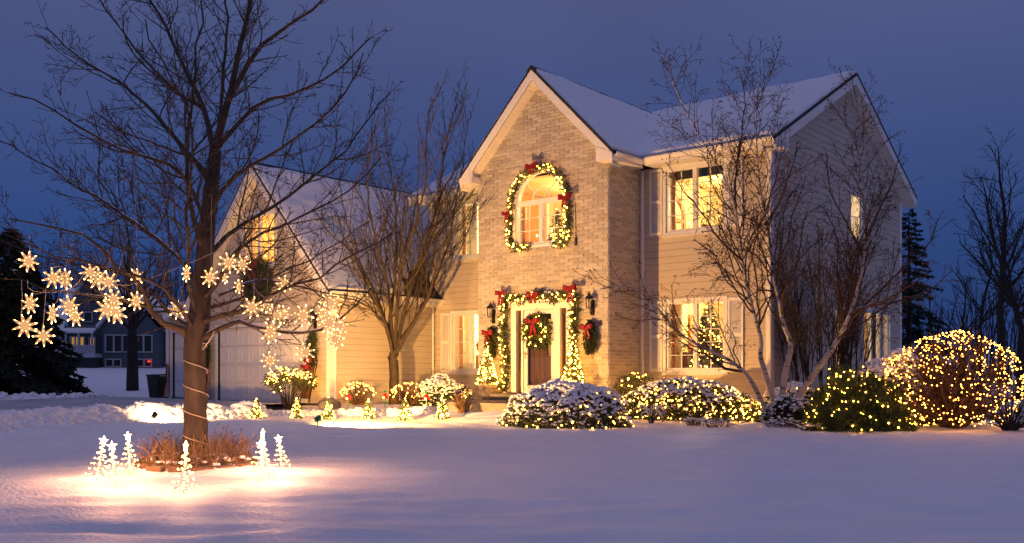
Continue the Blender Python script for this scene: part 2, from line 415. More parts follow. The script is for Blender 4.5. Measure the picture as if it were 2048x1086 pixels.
# ---------- openings
W_UR = (.76, 2.36, 4.44, 6.02); W_LR = (.76, 2.38, .98, 2.68)
W_UL = (-6.52, -4.42, 4.38, 6.00); W_LL = (-6.66, -4.42, .98, 2.68)
W_S1 = (7.42, 9.52, .95, 2.68); W_S2 = (6.42, 7.20, 4.6, 5.86); W_S3 = (5.32, 5.92, .95, 2.62)
ARC = (-2.94, -1.30, 4.26, 5.36); ARX, ARR = -2.12, .82
def arch_hole(z):
    if ARC[2] < z < ARC[3]: return (ARC[0], ARC[1])
    if ARC[3] <= z < ARC[3] + ARR:
        w = math.sqrt(max(0, ARR ** 2 - (z - ARC[3]) ** 2)); return (ARX - w, ARX + w)
DOOR = (-3.06, -1.08, .38, 2.72)
W_G = (-11.55, -9.95, 4.10, 5.62)
GD1 = (-12.90, -8.53, .05, 2.28); GD3 = (-17.25, -14.2, .05, 2.30)

# ---------- brick gable
BX0, BX1, BEAVE, BAP = -4.30, 0.0, 6.15, 8.52
bl = lambda z: BX0 + max(0, z - (BEAVE + .15)); br = lambda z: BX1 - max(0, z - (BEAVE + .15))
BW = backing(WF, 'brick_wall', -.4, 8.44, lambda z: bl(z) + .01, lambda z: br(z) - .01, [arch_hole, DOOR], M['mortar'], th=.2)
BRW = backing(WB, 'brick_wall', -.4, BEAVE + .1, const(.012), const(RB), [], M['mortar'], th=.2, n_out=-.002)
BH, BL, BJ = .0722, .285, .0135
course = BH + BJ
def brick_mesh(wall, L, hh, rng):
    mb = MB(); c = .004; t = .016
    V = []
    for u0, u1, z0, z1, n in ((0, L, 0, hh, -.01), (0, L, 0, hh, t - c), (c, L - c, c, hh - c, t)):
        V += [wall.U * u + UPV * z + wall.N * n for u, z in ((u0, z0), (u1, z0), (u1, z1), (u0, z1))]
    Q = []
    for k in (0, 4): Q += [(k + i, k + (i + 1) % 4, k + 4 + (i + 1) % 4, k + 4 + i) for i in range(4)]
    Q.append((8, 9, 10, 11)); mb.add(V, Q); return mb
BM = {}
def bricks(wall, back, left, right, holes, z0, z1, pick, seed):
    rng = np.random.default_rng(seed); rest = MB(); z = z0; row = 0
    while z + BH < z1:
        off = (row % 2) * (BL + BJ) / 2 + rng.normal(0, .006)
        lft = max(left(z), left(z + BH)); rgt = min(right(z), right(z + BH))
        for a, b in spans(lft, rgt, z, z + BH, holes):
            k = math.floor((a - off) / (BL + BJ)); u = k * (BL + BJ) + off
            while u < b:
                x0, x1 = max(u, a), min(u + BL, b)
                if x1 - x0 > .02:
                    n = float(rng.normal(0, .0025))
                    if pick(x0, z, x1 - x0):
                        key = (id(wall), round(x1 - x0, 3))
                        if key not in BM:
                            me = brick_mesh(wall, round(x1 - x0, 3), BH, rng).mesh('brick'); me.materials.append(M['brick']); BM[key] = me
                        link('brick', BM[key], back, loc=wall.p(x0, z, n))
                    else:
                        mb = brick_mesh(wall, x1 - x0, BH, rng); V = mb.v[0] + wall.p(x0, z, n); rest.add(V, mb.q[0])
                u += BL + BJ
        z += course; row += 1
    rest.obj('brick_field', M['brick'], back, kind='stuff')
bricks(WF, BW, bl, br, [lambda z: (lambda r: (r[0] - .07, r[1] + .07) if r else None)(arch_hole(z)), DOOR], -.38, 8.4, lambda u, z, L: u > -1.25 and 2.7 < z < 6.6, 5)
bricks(WB, BRW, const(.014), const(RB), [], -.38, BEAVE + .05, lambda u, z, L: z > 2.1, 6)
# rowlock sill and arch surround of the upper window
for i in range(18):
    mb = MB(); WF.box(mb, ARC[0] - .06 + i * .099, ARC[0] - .06 + i * .099 + .085, ARC[2] - .16, ARC[2] - .01, -.02, .05); mb.obj('sill_brick', M['brick'], BW)

# ---------- siding walls
sl_h = [W_UR, W_LR, W_UL, W_LL]
siding(WR, -.25, 6.12, const(.0), const(XR), [W_UR, W_LR])
siding(WR, -.25, 6.12, const(XL), const(BX0), [W_UL, W_LL])
RIDGE_Y, RIDGE_Z, MS = 6.04, 8.86, .52          # main roof underside line
side_top = lambda z: 0
sidel = lambda z: max(RB, RIDGE_Y - (RIDGE_Z - .12 - z) / MS); sider = lambda z: min(DB, RIDGE_Y + (RIDGE_Z - .12 - z) / MS)
siding(WS, -.25, 8.70, sidel, sider, [W_S1, W_S2, W_S3], d=.021)
GR_Z, GS, GXM = 7.00, 1.10, (GX0 + GX1) / 2
gl = lambda z: max(GX0, GXM - (GR_Z - .1 - z) / GS); gr = lambda z: min(GX1, GXM + (GR_Z - .1 - z) / GS)
siding(WG, .05, 6.84, gl, gr, [W_G, GD1])
siding(WGS, .0, 3.30, const(GY), const(RB), [])
siding(W3, .05, 3.05, const(-17.63), const(GX0), [GD3])
# plain rear and hidden walls, keeping the inside dark and closed
pbox('rear_wall', (XL, DB - .14, -.3), (XR - .16, DB, 6.2), M['siding'], house)
Wall((XL, 0, 0), (0, 1, 0), (-1, 0, 0))
backing(Wall((XL, 0, 0), (0, 1, 0), (-1, 0, 0)), 'end_wall', -.3, 8.70, lambda z: sidel(z) + .15, lambda z: sider(z) - .15, [], M['siding'])
pbox('garage_rear_wall', (GX0, 4.36, -.1), (XL - .15, 4.5, 3.2), M['siding'], house)
backing(Wall((0, 4.5, 0), (1, 0, 0), (0, 1, 0)), 'garage_rear_gable', 3.2, 6.84, gl, lambda z: min(XL - .15, gr(z)), [], M['siding'])
pbox('garage_end_wall', (GX0, GY + .15, -.1), (GX0 + .14, 4.36, 3.2), M['siding'], house)
pbox('bay_end_wall', (-17.63, GY + 1.15, -.1), (-17.49, 1.5, 3.0), M['siding'], house)
# foundations
for lo, hi in (((.0, RB - .02, -.5), (XR + .015, RB + .12, -.25)), ((XR - .1, RB + .12, -.5), (XR + .015, DB, -.25))):
    pbox('foundation', lo, hi, M['concrete'], house)
pbox('foundation', (GX1 - .2, GY + .02, -.5), (GX1 + .02, RB - .03, .0), M['concrete'], house)
# corner boards
for (x, y, z0, z1, sx, sy) in ((XR, RB, -.25, 6.1, 1, -1), (XR, DB, -.25, 6.1, 1, 1), (GX1, GY, 0, 3.2, 1, -1), (GX0, GY, .05, 3.2, -1, -1), (XL, RB, 3.0, 6.1, -1, -1), (-17.63, GY + 1, .05, 3.0, -1, -1)):
    w, t = .10, .042
    mb = MB(); xa, xb = sorted((x - sx * w, x + sx * t)); ya, yb = sorted((y, y + sy * t)); mb.box(V3(xa, ya, z0), V3(xb, yb, z1))
    xa, xb = sorted((x, x + sx * t)); ya, yb = sorted((y - sy * .001, y - sy * w)); mb.box(V3(xa, ya, z0), V3(xb, yb, z1))
    mb.obj('corner_board', M['white'], house)
for x in (.012, BX0 - .052): pbox('inside_corner_trim', (x, RB - .05, -.25), (x + .04, RB, 6.1), M['white'], house)

# ---------- windows
def window(wall, W, sashes, rows, cols, arch=False, sill=True, wood=True):
    u0, u1, z0, z1 = W; mb = MB(); c = .085
    zt = z1
    for a, b, d, e in ((u0 - c, u0, z0 - c, z1 + (0 if arch else c)), (u1, u1 + c, z0 - c, z1 + (0 if arch else c)), (u0, u1, z0 - c, z0)) + (() if arch else ((u0, u1, z1, z1 + c),)):
        wall.box(mb, a, b, d, e, -.02, .052)
    fr = mb.obj('window', M['white'], house)
    if sill:
        s = MB(); wall.box(s, u0 - c - .03, u1 + c + .03, z0 - c - .035, z0 - c - .001, .0, .085); s.obj('sill', M['white'], fr)
    wu = (u1 - u0) / sashes
    for k in range(sashes):
        a, b = u0 + k * wu, u0 + (k + 1) * wu
        s = MB(); f = .055
        for q in ((a, a + f, z0, zt), (b - f, b, z0, zt), (a + f, b - f, z0, z0 + f), (a + f, b - f, zt - f, zt)): wall.box(s, *q, -.09, .012)
        s.obj('sash', M['white'], fr)
        a, b, d, e = a + f, b - f, z0 + f, zt - f
        gm = MB()
        for i in range(1, cols): x = a + (b - a) * i / cols; wall.box(gm, x - .010, x + .010, d, e, -.066, -.034)
        for j in range(1, rows): y = d + (e - d) * j / rows; wall.box(gm, a, b, y - .010, y + .010, -.064, -.036)
        gm.obj('grille', M['white'], fr)
        pm = MB(); wall.box(pm, 0, (b - a) / cols - .022, 0, (e - d) / rows - .022, -.052, -.048); V = pm.v[0] - wall.O; pm.v = [V]
        me = pm.mesh('pane'); me.materials.append(M['glass'])
        for i in range(cols):
            for j in range(rows):
                link('pane', me, fr, loc=wall.p(a + (b - a) * i / cols + .011, d + (e - d) * j / rows + .011))
    s = MB()                                  # white jamb lining of the opening
    for q in ((u0 + .001, u0 + .016, z0, z1), (u1 - .016, u1 - .001, z0, z1), (u0 + .016, u1 - .016, z0 + .001, z0 + .016)) + (() if arch else ((u0 + .016, u1 - .016, z1 - .016, z1 - .001),)): wall.box(s, *q, -.25, -.091)
    s.obj('jamb', M['white'], fr)
    if wood:                                  # oak casing on the room side
        s = MB()
        for q in ((u0, u0 + .10, z0, z1), (u1 - .10, u1, z0, z1)): wall.box(s, *q, -.31, -.251)
        s.obj('inner_casing', M['oak'], fr)
    return fr
window(WR, W_UR, 2, 4, 2); window(WR, W_LR, 2, 5, 2)
window(WR, W_UL, 3, 4, 2); window(WR, W_LL, 3, 4, 2)
window(WS, W_S1, 3, 1, 1, wood=False); window(WS, W_S2, 1, 2, 1, wood=False); window(WS, W_S3, 1, 1, 1, wood=False)
window(WG, W_G, 2, 3, 2)
aw = window(WF, ARC, 2, 3, 2, arch=True, sill=False)
# arched head
mb = MB(); n = 24
def arc_ring(mb, wall, cx, cz, r0, r1, n0, n1, a0=0.0, a1=math.pi, n=24):
    a = np.linspace(a0, a1, n + 1)
    for i in range(n):
        V = [wall.p(cx + r * math.cos(t), cz + r * math.sin(t), nn) for t in (a[i], a[i + 1]) for nn in (n0, n1) for r in (r0, r1)]
        mb.hexa(V)
arc_ring(mb, WF, ARX, ARC[3], ARR - .02, ARR + .085, -.02, .052); mb.obj('arch_casing', M['white'], aw)
mb = MB(); arc_ring(mb, WF, ARX, ARC[3], ARR - .07, ARR - .021, -.09, .012); WF.box(mb, ARC[0], ARC[1], ARC[3] + .001, ARC[3] + .07, -.09, .03); mb.obj('arch_sash', M['white'], aw)
mb = MB(); arc_ring(mb, WF, ARX, ARC[3] + .07, .30, .318, -.066, -.034)
for t in (45, 135): mb.bar(WF.p(ARX + .05 * math.cos(R_(t)), ARC[3] + .07 + .05 * math.sin(R_(t)), -.05), WF.p(ARX + .70 * math.cos(R_(t)), ARC[3] + .70 * math.sin(R_(t)), -.05), .018)
arc_ring(mb, WF, ARX, ARC[3] + .07, .03, .048, -.066, -.034); mb.obj('arch_grille', M['white'], aw)
mb = MB(); a = np.linspace(0, math.pi, 25)
Vp = [WF.p(ARX, ARC[3] + .07, -.05)] + [WF.p(ARX + (ARR - .07) * math.cos(t), ARC[3] + .07 + (ARR - .14) * math.sin(t), -.05) for t in a]
mb.add(Vp, None, [(0, i, i + 1) for i in range(1, 25)]); mb.obj('arch_pane', M['glass'], aw)

# ---------- louvred shutters
def shutter(wall, u0, u1, z0, z1):
    mb = MB(); f = .045; zm = (z0 + z1) / 2
    for q in ((u0, u0 + f, z0, z1), (u1 - f, u1, z0, z1), (u0 + f, u1 - f, z0, z0 + .07), (u0 + f, u1 - f, z1 - .07, z1), (u0 + f, u1 - f, zm - .04, zm + .04)): wall.box(mb, *q, .031, .072)
    s = mb.obj('shutter', M['white'], house)
    lv = MB(); z = z0 + .08
    while z < z1 - .09:
        if not (zm - .05 < z < zm + .03): wall.wedge(lv, u0 + f, u1 - f, u0 + f, u1 - f, z, z + .030, .066, .040, .034)
        z += .034
    lv.obj('louvres', M['white'], s, kind='stuff')
shutter(WR, .30, .665, 4.40, 6.06); shutter(WR, 2.47, 2.86, 4.40, 6.06)
shutter(WR, .30, .665, .94, 2.72); shutter(WR, 2.49, 2.88, .94, 2.72)
shutter(WR, -7.13, -6.76, .94, 2.72)

# ---------- front door unit
du = thing  # (parts below belong to the house)
mb = MB()
for q in ((-3.06, -2.90, .38, 2.72), (-1.24, -1.08, .38, 2.72), (-2.90, -1.24, 2.56, 2.72), (-2.72, -2.66, .38, 2.56), (-1.62, -1.44, .38, 2.56)): WF.box(mb, *q, -.10, .075)
WF.box(mb, -3.12, -1.02, 2.72, 2.80, -.02, .11)
dfr = mb.obj('door_frame', M['white'], house)
mb = MB(); WF.box(mb, -2.90, -1.24, .34, .38, -.15, .16); mb.obj('threshold', M['concrete'], dfr)
for a, b in ((-2.90, -2.72), (-1.44, -1.24)):
    mb = MB()
    for q in ((a, a + .04, .38, 2.56), (b - .04, b, .38, 2.56), (a + .04, b - .04, .38, 1.05), (a + .04, b - .04, 2.40, 2.56)): WF.box(mb, *q, -.09, -.03)
    s = mb.obj('sidelight', M['wood_door'], house)
    mb = MB(); WF.box(mb, a + .04, b - .04, 1.05, 2.40, -.065, -.058); mb.obj('pane', M['glass'], s)
fd = MB()
for q in ((-2.60, -2.42, .38, 2.56), (-1.80, -1.68, .38, 2.56), (-2.42, -1.80, .38, .75), (-2.42, -1.80, 2.38, 2.56), (-2.42, -1.98, .75, 2.38)): WF.box(fd, *q, -.14, -.09)
WF.box(fd, -2.66, -2.60, .38, 2.56, -.14, -.09); WF.box(fd, -1.68, -1.62, .38, 2.56, -.14, -.09)
WF.box(fd, -1.98, -1.80, .75, 1.35, -.14, -.09); WF.box(fd, -1.98, -1.80, 2.30, 2.38, -.14, -.09)
fdo = fd.obj('front_door', M['wood_door'], house)
for i, u in enumerate((-2.56, -2.38, -2.20)):
    mb = MB(); WF.box(mb, u, u + .15, .50, 2.45, -.09, -.078); mb.obj('door_plank', M['wood_door'], fdo)
mb = MB(); WF.box(mb, -1.98, -1.80, 1.35, 2.30, -.125, -.118); mb.obj('pane', M['glass'], fdo)
mb = MB()
for q in ((-2.655, -2.53, .40, 2.55), (-1.745, -1.625, .40, 2.55), (-2.53, -1.745, 2.44, 2.55), (-2.53, -1.745, .40, .58)): WF.box(mb, *q, .0, .045)
sd = mb.obj('storm_door', M['white'], house)
mb = MB(); WF.box(mb, -2.53, -1.745, .58, 2.44, .018, .024); mb.obj('pane', M['glass'], sd)
mb = MB(); WF.box(mb, -2.615, -2.585, 1.28, 1.46, .045, .06); mb.tube([WF.p(-2.60, 1.40, .05), WF.p(-2.60, 1.40, .11), WF.p(-2.50, 1.395, .115)], .012, 6); mb.obj('handle', M['brass'], sd)

# ---------- garage doors
def garage_door(wall, D, ncol):
    u0, u1, z0, z1 = D; mb = MB(); c = .12
    wall.box(mb, u0 - c, u0, z0, z1 + c, -.1, .05); wall.box(mb, u1, u1 + c, z0, z1 + c, -.1, .05); wall.box(mb, u0, u1, z1, z1 + c, -.1, .05)
    mb.obj('garage_door_frame', M['white'], house)
    mb = MB(); hs = (z1 - z0) / 4
    for k in range(4): wall.box(mb, u0, u1, z0 + k * hs + .006, z0 + (k + 1) * hs - .006, -.12, -.05)
    wall.box(mb, u0, u1, z0, z1, -.13, -.10)
    gd = mb.obj('garage_door', M['garage_white'], house)
    mb = MB(); w = (u1 - u0) / ncol
    for q in (0,):
        V = []
        pu, pz = w - .16, hs - .14
        for a, n in ((0, -.05), (.0, -.0355), (.028, -.0355), (.05, -.045)):
            V += [wall.U * u + UPV * z + wall.N * n for u, z in ((a, a), (pu - a, a), (pu - a, pz - a), (a, pz - a))]
        Q = [(k + i, k + (i + 1) % 4, k + 4 + (i + 1) % 4, k + 4 + i) for k in (0, 4, 8) for i in range(4)] + [(12, 13, 14, 15)]
        mb.add(V, Q)
    me = mb.mesh('door_panel'); me.materials.append(M['garage_white'])
    for i in range(ncol):
        for k in range(4): link('door_panel', me, gd, loc=wall.p(u0 + i * w + .08, z0 + k * hs + .07))
garage_door(WG, GD1, 8); garage_door(W3, GD3, 5)

# ---------- roofs
def slab(P, t, name, m, parent):                  # P: 4 corners of the top, thickness downward
    P = [np.asarray(p, float) for p in P]; d = V3(0, 0, -t)
    return MB().add(P + [p + d for p in P], [(0,1,2,3),(7,6,5,4),(0,4,5,1),(1,5,6,2),(2,6,7,3),(3,7,4,0)]).obj(name, m, parent)
def snow_patch(P, parent, seed, inset=(.03, .03, .03, .03), th=.09, nu=50, nv=24, keep=None):
    """snow sheet on a roof plane; P = eave-left, eave-right, ridge-right, ridge-left"""
    A, B, C, D = [np.asarray(p, float) for p in P]
    N = nrm(np.cross(B - A, D - A)); lu = np.linalg.norm(B - A); lv = np.linalg.norm(D - A)
    mb = MB(); us = np.linspace(inset[3] / lu, 1 - inset[1] / lu, nu + 1); vv = np.linspace(inset[0] / lv, 1 - inset[2] / lv, nv + 1)
    top = np.zeros((nv + 1, nu + 1, 3)); bot = np.zeros_like(top)
    for j, v in enumerate(vv):
        for i, u in enumerate(us):
            e = min(min(u, 1 - u) * lu, min(v, 1 - v) * lv); k = min(1, .35 + e / .25)
            uu = u; wv = v + (.03 * noise.noise((u * lu * 1.3, seed, 0)) / lv if j == 0 else 0)
            p = A + (B - A) * uu + (D - A) * wv + (C - D - B + A) * uu * wv
            h = th * k * (1 + .55 * noise.noise((u * lu * .7, v * lv * .7, seed)) + .3 * noise.noise((u * lu * 2.5, v * lv * 2.5, seed)))
            bot[j, i] = p + N * .004; top[j, i] = p + N * max(.012, h)
    n = (nu + 1) * (nv + 1); ix = np.arange(n).reshape(nv + 1, nu + 1)
    qs = []
    for j in range(nv):
        for i in range(nu):
            if keep and not keep((us[i] + us[i+1]) / 2 * lu, (vv[j] + vv[j+1]) / 2 * lv): continue
            qs.append((ix[j, i], ix[j, i+1], ix[j+1, i+1], ix[j+1, i]))
    Q = np.array(qs)
    edges = {}
    for q in qs:
        for a, b in zip(q, q[1:] + q[:1]): edges[(a, b)] = edges.get((a, b), 0) + 1
    side = [(b, a, a + n, b + n) for (a, b) in edges if (b, a) not in edges]
    mb.add(np.concatenate([top.reshape(-1, 3), bot.reshape(-1, 3)]), np.concatenate([Q, np.array(side)]))
    return mb.obj('roof_snow', M['snow'], parent, smooth=True)
EF, ER, EL = .97, DB + .5, -8.06                   # eave lines
XRO = XR + .36
def mz(y): return RIDGE_Z + .09 - MS * abs(y - RIDGE_Y)
A, B, C, D = (EL, EF, mz(EF)), (XRO, EF, mz(EF)), (XRO, RIDGE_Y, mz(RIDGE_Y)), (EL, RIDGE_Y, mz(RIDGE_Y))
rf = slab((A, B, C, D), .07, 'roof', M['shingle'], house)
snow_patch((A, B, C, D), rf, 1, (.02, .03, .0, .03), nu=110, nv=44, th=.12)
A2, B2 = (XRO, ER, mz(ER)), (EL, ER, mz(ER))
rf = slab((A2, B2, D, C), .07, 'roof', M['shingle'], house)
snow_patch((A2, B2, D, C), rf, 2, (.03, .03, .0, .03), nu=60, nv=20)
# brick gable roof (45 degrees)
GAX, GAZ, GYF, GYB = -2.15, 8.78, -.38, 5.86
half = 2.52; ez = GAZ - half * 1.0
rf = slab(((GAX + half, GYF, ez), (GAX + half, GYB, ez), (GAX, GYB, GAZ), (GAX, GYF, GAZ)), .07, 'roof', M['shingle'], house)
snow_patch(((GAX + half, GYF, ez), (GAX + half, GYB, ez), (GAX, GYB, GAZ), (GAX, GYF, GAZ)), rf, 3, (.05, 0, .14, .05), th=.07, nu=80, nv=44)
rf = slab(((GAX - half, GYB, ez), (GAX - half, GYF, ez), (GAX, GYF, GAZ), (GAX, GYB, GAZ)), .07, 'roof', M['shingle'], house)
snow_patch(((GAX - half, GYB, ez), (GAX - half, GYF, ez), (GAX, GYF, GAZ), (GAX, GYB, GAZ)), rf, 4, (.05, .05, .10, 0), th=.07, nu=50, nv=24)
def ridge_caps(x, y0, y1, z, n, s=1.0):
    ln = (y1 - y0) / n; w = .15
    mb = MB(); V = []
    for y, up in ((0, .018), (ln * 1.15, .004)):
        for dx, dz in ((-w, -w * s), (0, 0), (w, -w * s)): V.append((dx, y, dz + up)); V.append((dx, y, dz + up - .02))
    Q = [(0, 2, 8, 6), (2, 4, 10, 8), (1, 7, 9, 3), (3, 9, 11, 5), (0, 1, 3, 2), (2, 3, 5, 4), (0, 6, 7, 1), (4, 5, 11, 10)]
    mb.add(V, Q); me = mb.mesh('ridge_cap'); me.materials.append(M['shingle'])
    for k in range(n): link('ridge_cap', me, house, loc=(x, y0 + k * ln, z + .03))
ridge_caps(GAX, GYF - .01, GYB, GAZ, 24)
# garage roof
gz_ = lambda x: GR_Z + .10 - GS * abs(x - GXM)
XE0, XE1, YE0, YE1 = GX0 - .36, GX1 + .36, GY - .36, 4.75
rf = slab(((XE1, YE0, gz_(XE1)), (XE1, YE1, gz_(XE1)), (GXM, YE1, gz_(GXM)), (GXM, YE0, gz_(GXM))), .07, 'roof', M['shingle'], house)
def keep_g(u, v):                                 # bare shingles melted out by the house corner
    return not (u > 2.9 + .5 * noise.noise((v * 3, 1, 1)) and u < 4.7 and v < .35 + (u - 2.6) * .65 + .5 * noise.noise((u * 4, v * 2, 5)) and v < 1.6)
snow_patch(((XE1, YE0, gz_(XE1)), (XE1, YE1, gz_(XE1)), (GXM, YE1, gz_(GXM)), (GXM, YE0, gz_(GXM))), rf, 6, (.03, .03, .14, .02), nu=90, nv=64, keep=keep_g)
slope_d = nrm(V3(-1, 0, GS)); slope_n = nrm(V3(GS, 0, 1))
for r in range(12):                               # exposed shingle courses by the corner
    base = V3(XE1, 0, gz_(XE1)) + slope_d * (.02 + r * .14)
    mb = MB()
    for (yy, dd, nn) in ((0, 0, .001), (0, 0, .017), (0, .16, .001), (0, .16, .005)): pass
    y0, y1 = 0.15 - .02 * r, 1.46
    V = [base + slope_d * d + slope_n * n + V3(0, y, 0) for y in (y0, y1) for d in (0, .16) for n in (.001, (.019 if d == 0 else .004))]
    mb.hexa(V); mb.obj('shingle_course', M['shingle'], rf)
rf = slab(((XE0, YE1, gz_(XE0)), (XE0, YE0, gz_(XE0)), (GXM, YE0, gz_(GXM)), (GXM, YE1, gz_(GXM))), .07, 'roof', M['shingle'], house)
snow_patch(((XE0, YE1, gz_(XE0)), (XE0, YE0, gz_(XE0)), (GXM, YE0, gz_(GXM)), (GXM, YE1, gz_(GXM))), rf, 7, (.03, .02, .14, .03), nu=40, nv=30)
ridge_caps(GXM, YE0 - .01, YE1, gz_(GXM), 26, 1.05)
# third bay roof
P3 = ((-18.0, GY + .62, 3.06), (GX0 + .1, GY + .62, 3.06), (GX0 + .1, 2.2, 4.25), (-18.0, 2.2, 4.25))
rf = slab(P3, .08, 'roof', M['shingle'], house); snow_patch(P3, rf, 9, (.03,) * 4, nu=40, nv=24)

# ---------- fascias, rake boards, soffits, gutters
def rake(P, Q, face_n, h, t, name='rake_board', m=None):       # board hanging below line P-Q, face normal
    P = np.asarray(P, float); Q = np.asarray(Q, float); N = np.asarray(face_n, float) * t
    return MB().hexa([p + n + z for p in (P, Q) for n in (-N, V3(0, 0, 0)) for z in (V3(0, 0, -h), V3(0, 0, 0))]).obj(name, m or M['white'], house)
z7 = V3(0, 0, -.072)
# brick gable rakes + soffit boards
ap = V3(GAX, GYF + .01, GAZ) + z7
for s in (1, -1):
    ft = V3(GAX + s * (half - .02), GYF + .01, ez + .02) + z7
    rake(ap - V3(s * .0, 0, 0), ft, (0, -1, 0), .26, .035)
    P0 = ap + V3(0, .04, -.30); P1 = ft + V3(0, .04, -.30); k = 28
    for i in range(k):
        a = P0 + (P1 - P0) * (i + .02) / k; b = P0 + (P1 - P0) * (i + .98) / k
        MB().hexa([q + V3(0, y, z) for q in (a, b) for y in (0, .36) for z in (0, .02)]).obj('soffit_board', M['soffit'], house)
    # boxed cornice return
    x0 = GAX + s * (half - .48); x1 = GAX + s * (half - .01); xa, xb = min(x0, x1), max(x0, x1)
    pbox('cornice_box', (xa, GYF + .052, 6.06), (xb, -.03, 6.24), M['white'], house)
    Vb = [V3(x, y, z) for x in (xa, xb) for y in (GYF + .048, GYF + .05) for z in (0, 0)]
    o = MB(); zo = ez - .05; xi, xo = GAX + s * (half - .48), GAX + s * (half - .01)
    o.hexa([V3(xi, GYF - .002, 6.06), V3(xi, GYF - .002, zo + .20), V3(xi, GYF + .05, 6.06), V3(xi, GYF + .05, zo + .20), V3(xo, GYF - .002, 6.06), V3(xo, GYF - .002, zo + .005), V3(xo, GYF + .05, 6.06), V3(xo, GYF + .05, zo + .005)])
    o.obj('cornice_face', M['white'], house)
    # side eave: fascia, soffit, gutter back to the main eave
    xs = GAX + s * (half - .005)
    pbox('fascia', (min(xs, xs - s * .03), -.02, 6.06), (max(xs, xs - s * .03), EF, ez - .075), M['white'], house)
    pbox('soffit', (min(xs - s * .03, GAX + s * 2.16), -.02, 6.062), (max(xs - s * .03, GAX + s * 2.16), EF + .1, 6.08), M['soffit'], house)
    gx0 = xs + s * .001; gx1 = xs + s * .11
    o = MB(); prof = [(0, -.10), (.06, -.10), (.11, -.04), (.11, 0.0), (.095, 0.0), (.09, -.035), (.05, -.085), (0, -.085)]
    V = [V3(xs + s * (.002 + a), y, ez - .03 + b) for y in (GYF + .05, EF + .02) for a, b in prof]; n = len(prof)
    o.add(V, [(i, (i + 1) % n, n + (i + 1) % n, n + i) for i in range(n)] + [(0,1,2,7),(2,3,4,5),(2,5,6,7),(8,9,10,15),(10,11,12,13),(10,13,14,15)]); o.obj('gutter', M['white'], house)
def gutter_x(x0, x1, y, z, name='gutter'):
    prof = [(0, -.11), (.06, -.11), (.11, -.04), (.11, 0.0), (.095, 0.0), (.09, -.035), (.05, -.095), (0, -.095)]; n = len(prof)
    V = [V3(x, y - a, z + b) for x in (x0, x1) for a, b in prof]
    return MB().add(V, [(i, (i + 1) % n, n + (i + 1) % n, n + i) for i in range(n)] + [(0,1,2,7),(2,3,4,5),(2,5,6,7),(8,9,10,15),(10,11,12,13),(10,13,14,15)]).obj(name, M['white'], house)
ze = mz(EF)
for x0, x1 in ((.42, XRO - .02), (EL + .02, BX0 - .40)):
    pbox('fascia', (x0, EF + .001, 6.10), (x1, EF + .03, ze - .072), M['white'], house)
    pbox('soffit', (x0 if x0 > 0 else EL + .05, EF + .03, 6.105), (x1, RB + .02, 6.125), M['soffit'], house)
    gutter_x(x0, x1, EF, ze - .03)
# right gable rakes, soffit slats
for s, ye in ((-1, EF), (1, ER)):
    P = V3(XRO - .01, RIDGE_Y, mz(RIDGE_Y)) + z7; Q = V3(XRO - .01, ye, mz(ye)) + z7
    rake(P, Q, (1, 0, 0), .24, .035)
    P0 = P + V3(-.05, 0, -.235); P1 = Q + V3(-.05, 0, -.235); k = 22
    for i in range(k):
        a = P0 + (P1 - P0) * (i + .02) / k; b = P0 + (P1 - P0) * (i + .98) / k
        MB().hexa([q + V3(-x, 0, z) for q in (a, b) for x in (0, .33) for z in (0, .02)]).obj('soffit_board', M['soffit'], house)
o = MB(); o.hexa([V3(x, y, z) for x in (XR + .03, XRO - .012) for y, zz in ((EF, mz(EF) - .08), (RB + .25, mz(RB + .25) - .28)) for z in (6.10, zz)]); o.obj('cornice_box', M['white'], house)
# left end rake
rake(V3(EL + .04, RIDGE_Y, mz(RIDGE_Y)) + z7, V3(EL + .04, EF, mz(EF)) + z7, (1, 0, 0), .24, .035)
pbox('cornice_box', (EL + .045, EF + .01, 6.10), (XL - .01, RB + .2, 6.32), M['white'], house)
# garage rakes + soffits + eave
ap = V3(GXM, YE0 + .01, gz_(GXM)) + z7
for s, xe in ((1, XE1), (-1, XE0)):
    ft = V3(xe - s * .02, YE0 + .01, gz_(xe) + .02) + z7
    rake(ap, ft, (0, -1, 0), .27, .035)
    P0 = ap + V3(0, .04, -.32); P1 = ft + V3(0, .04, -.32); k = 30
    for i in range(k):
        a = P0 + (P1 - P0) * (i + .02) / k; b = P0 + (P1 - P0) * (i + .98) / k
        MB().hexa([q + V3(0, y, z) for q in (a, b) for y in (0, .33) for z in (0, .02)]).obj('soffit_board', M['soffit'], house)
zg = gz_(XE1)
pbox('fascia', (XE1 - .035, YE0 + .05, zg - .26), (XE1 - .005, RB - .01, zg - .075), M['white'], house)
pbox('soffit', (GX1 + .0, YE0 + .05, zg - .258), (XE1 - .036, RB - .01, zg - .238), M['soffit'], house)
prof = [(0, -.10), (.06, -.10), (.11, -.04), (.11, 0.0), (.095, 0.0), (.09, -.035), (.05, -.085), (0, -.085)]; n = 8
V = [V3(XE1 - .003 + a, y, zg - .03 + b) for y in (YE0, RB - .02) for a, b in prof]
MB().add(V, [(i, (i + 1) % n, n + (i + 1) % n, n + i) for i in range(n)] + [(0,1,2,7),(2,3,4,5),(2,5,6,7),(8,9,10,15),(10,11,12,13),(10,13,14,15)]).obj('gutter', M['white'], house)
pbox('fascia', (-17.98, GY + .60, 2.80), (GX0 - .05, GY + .63, 2.98), M['white'], house)
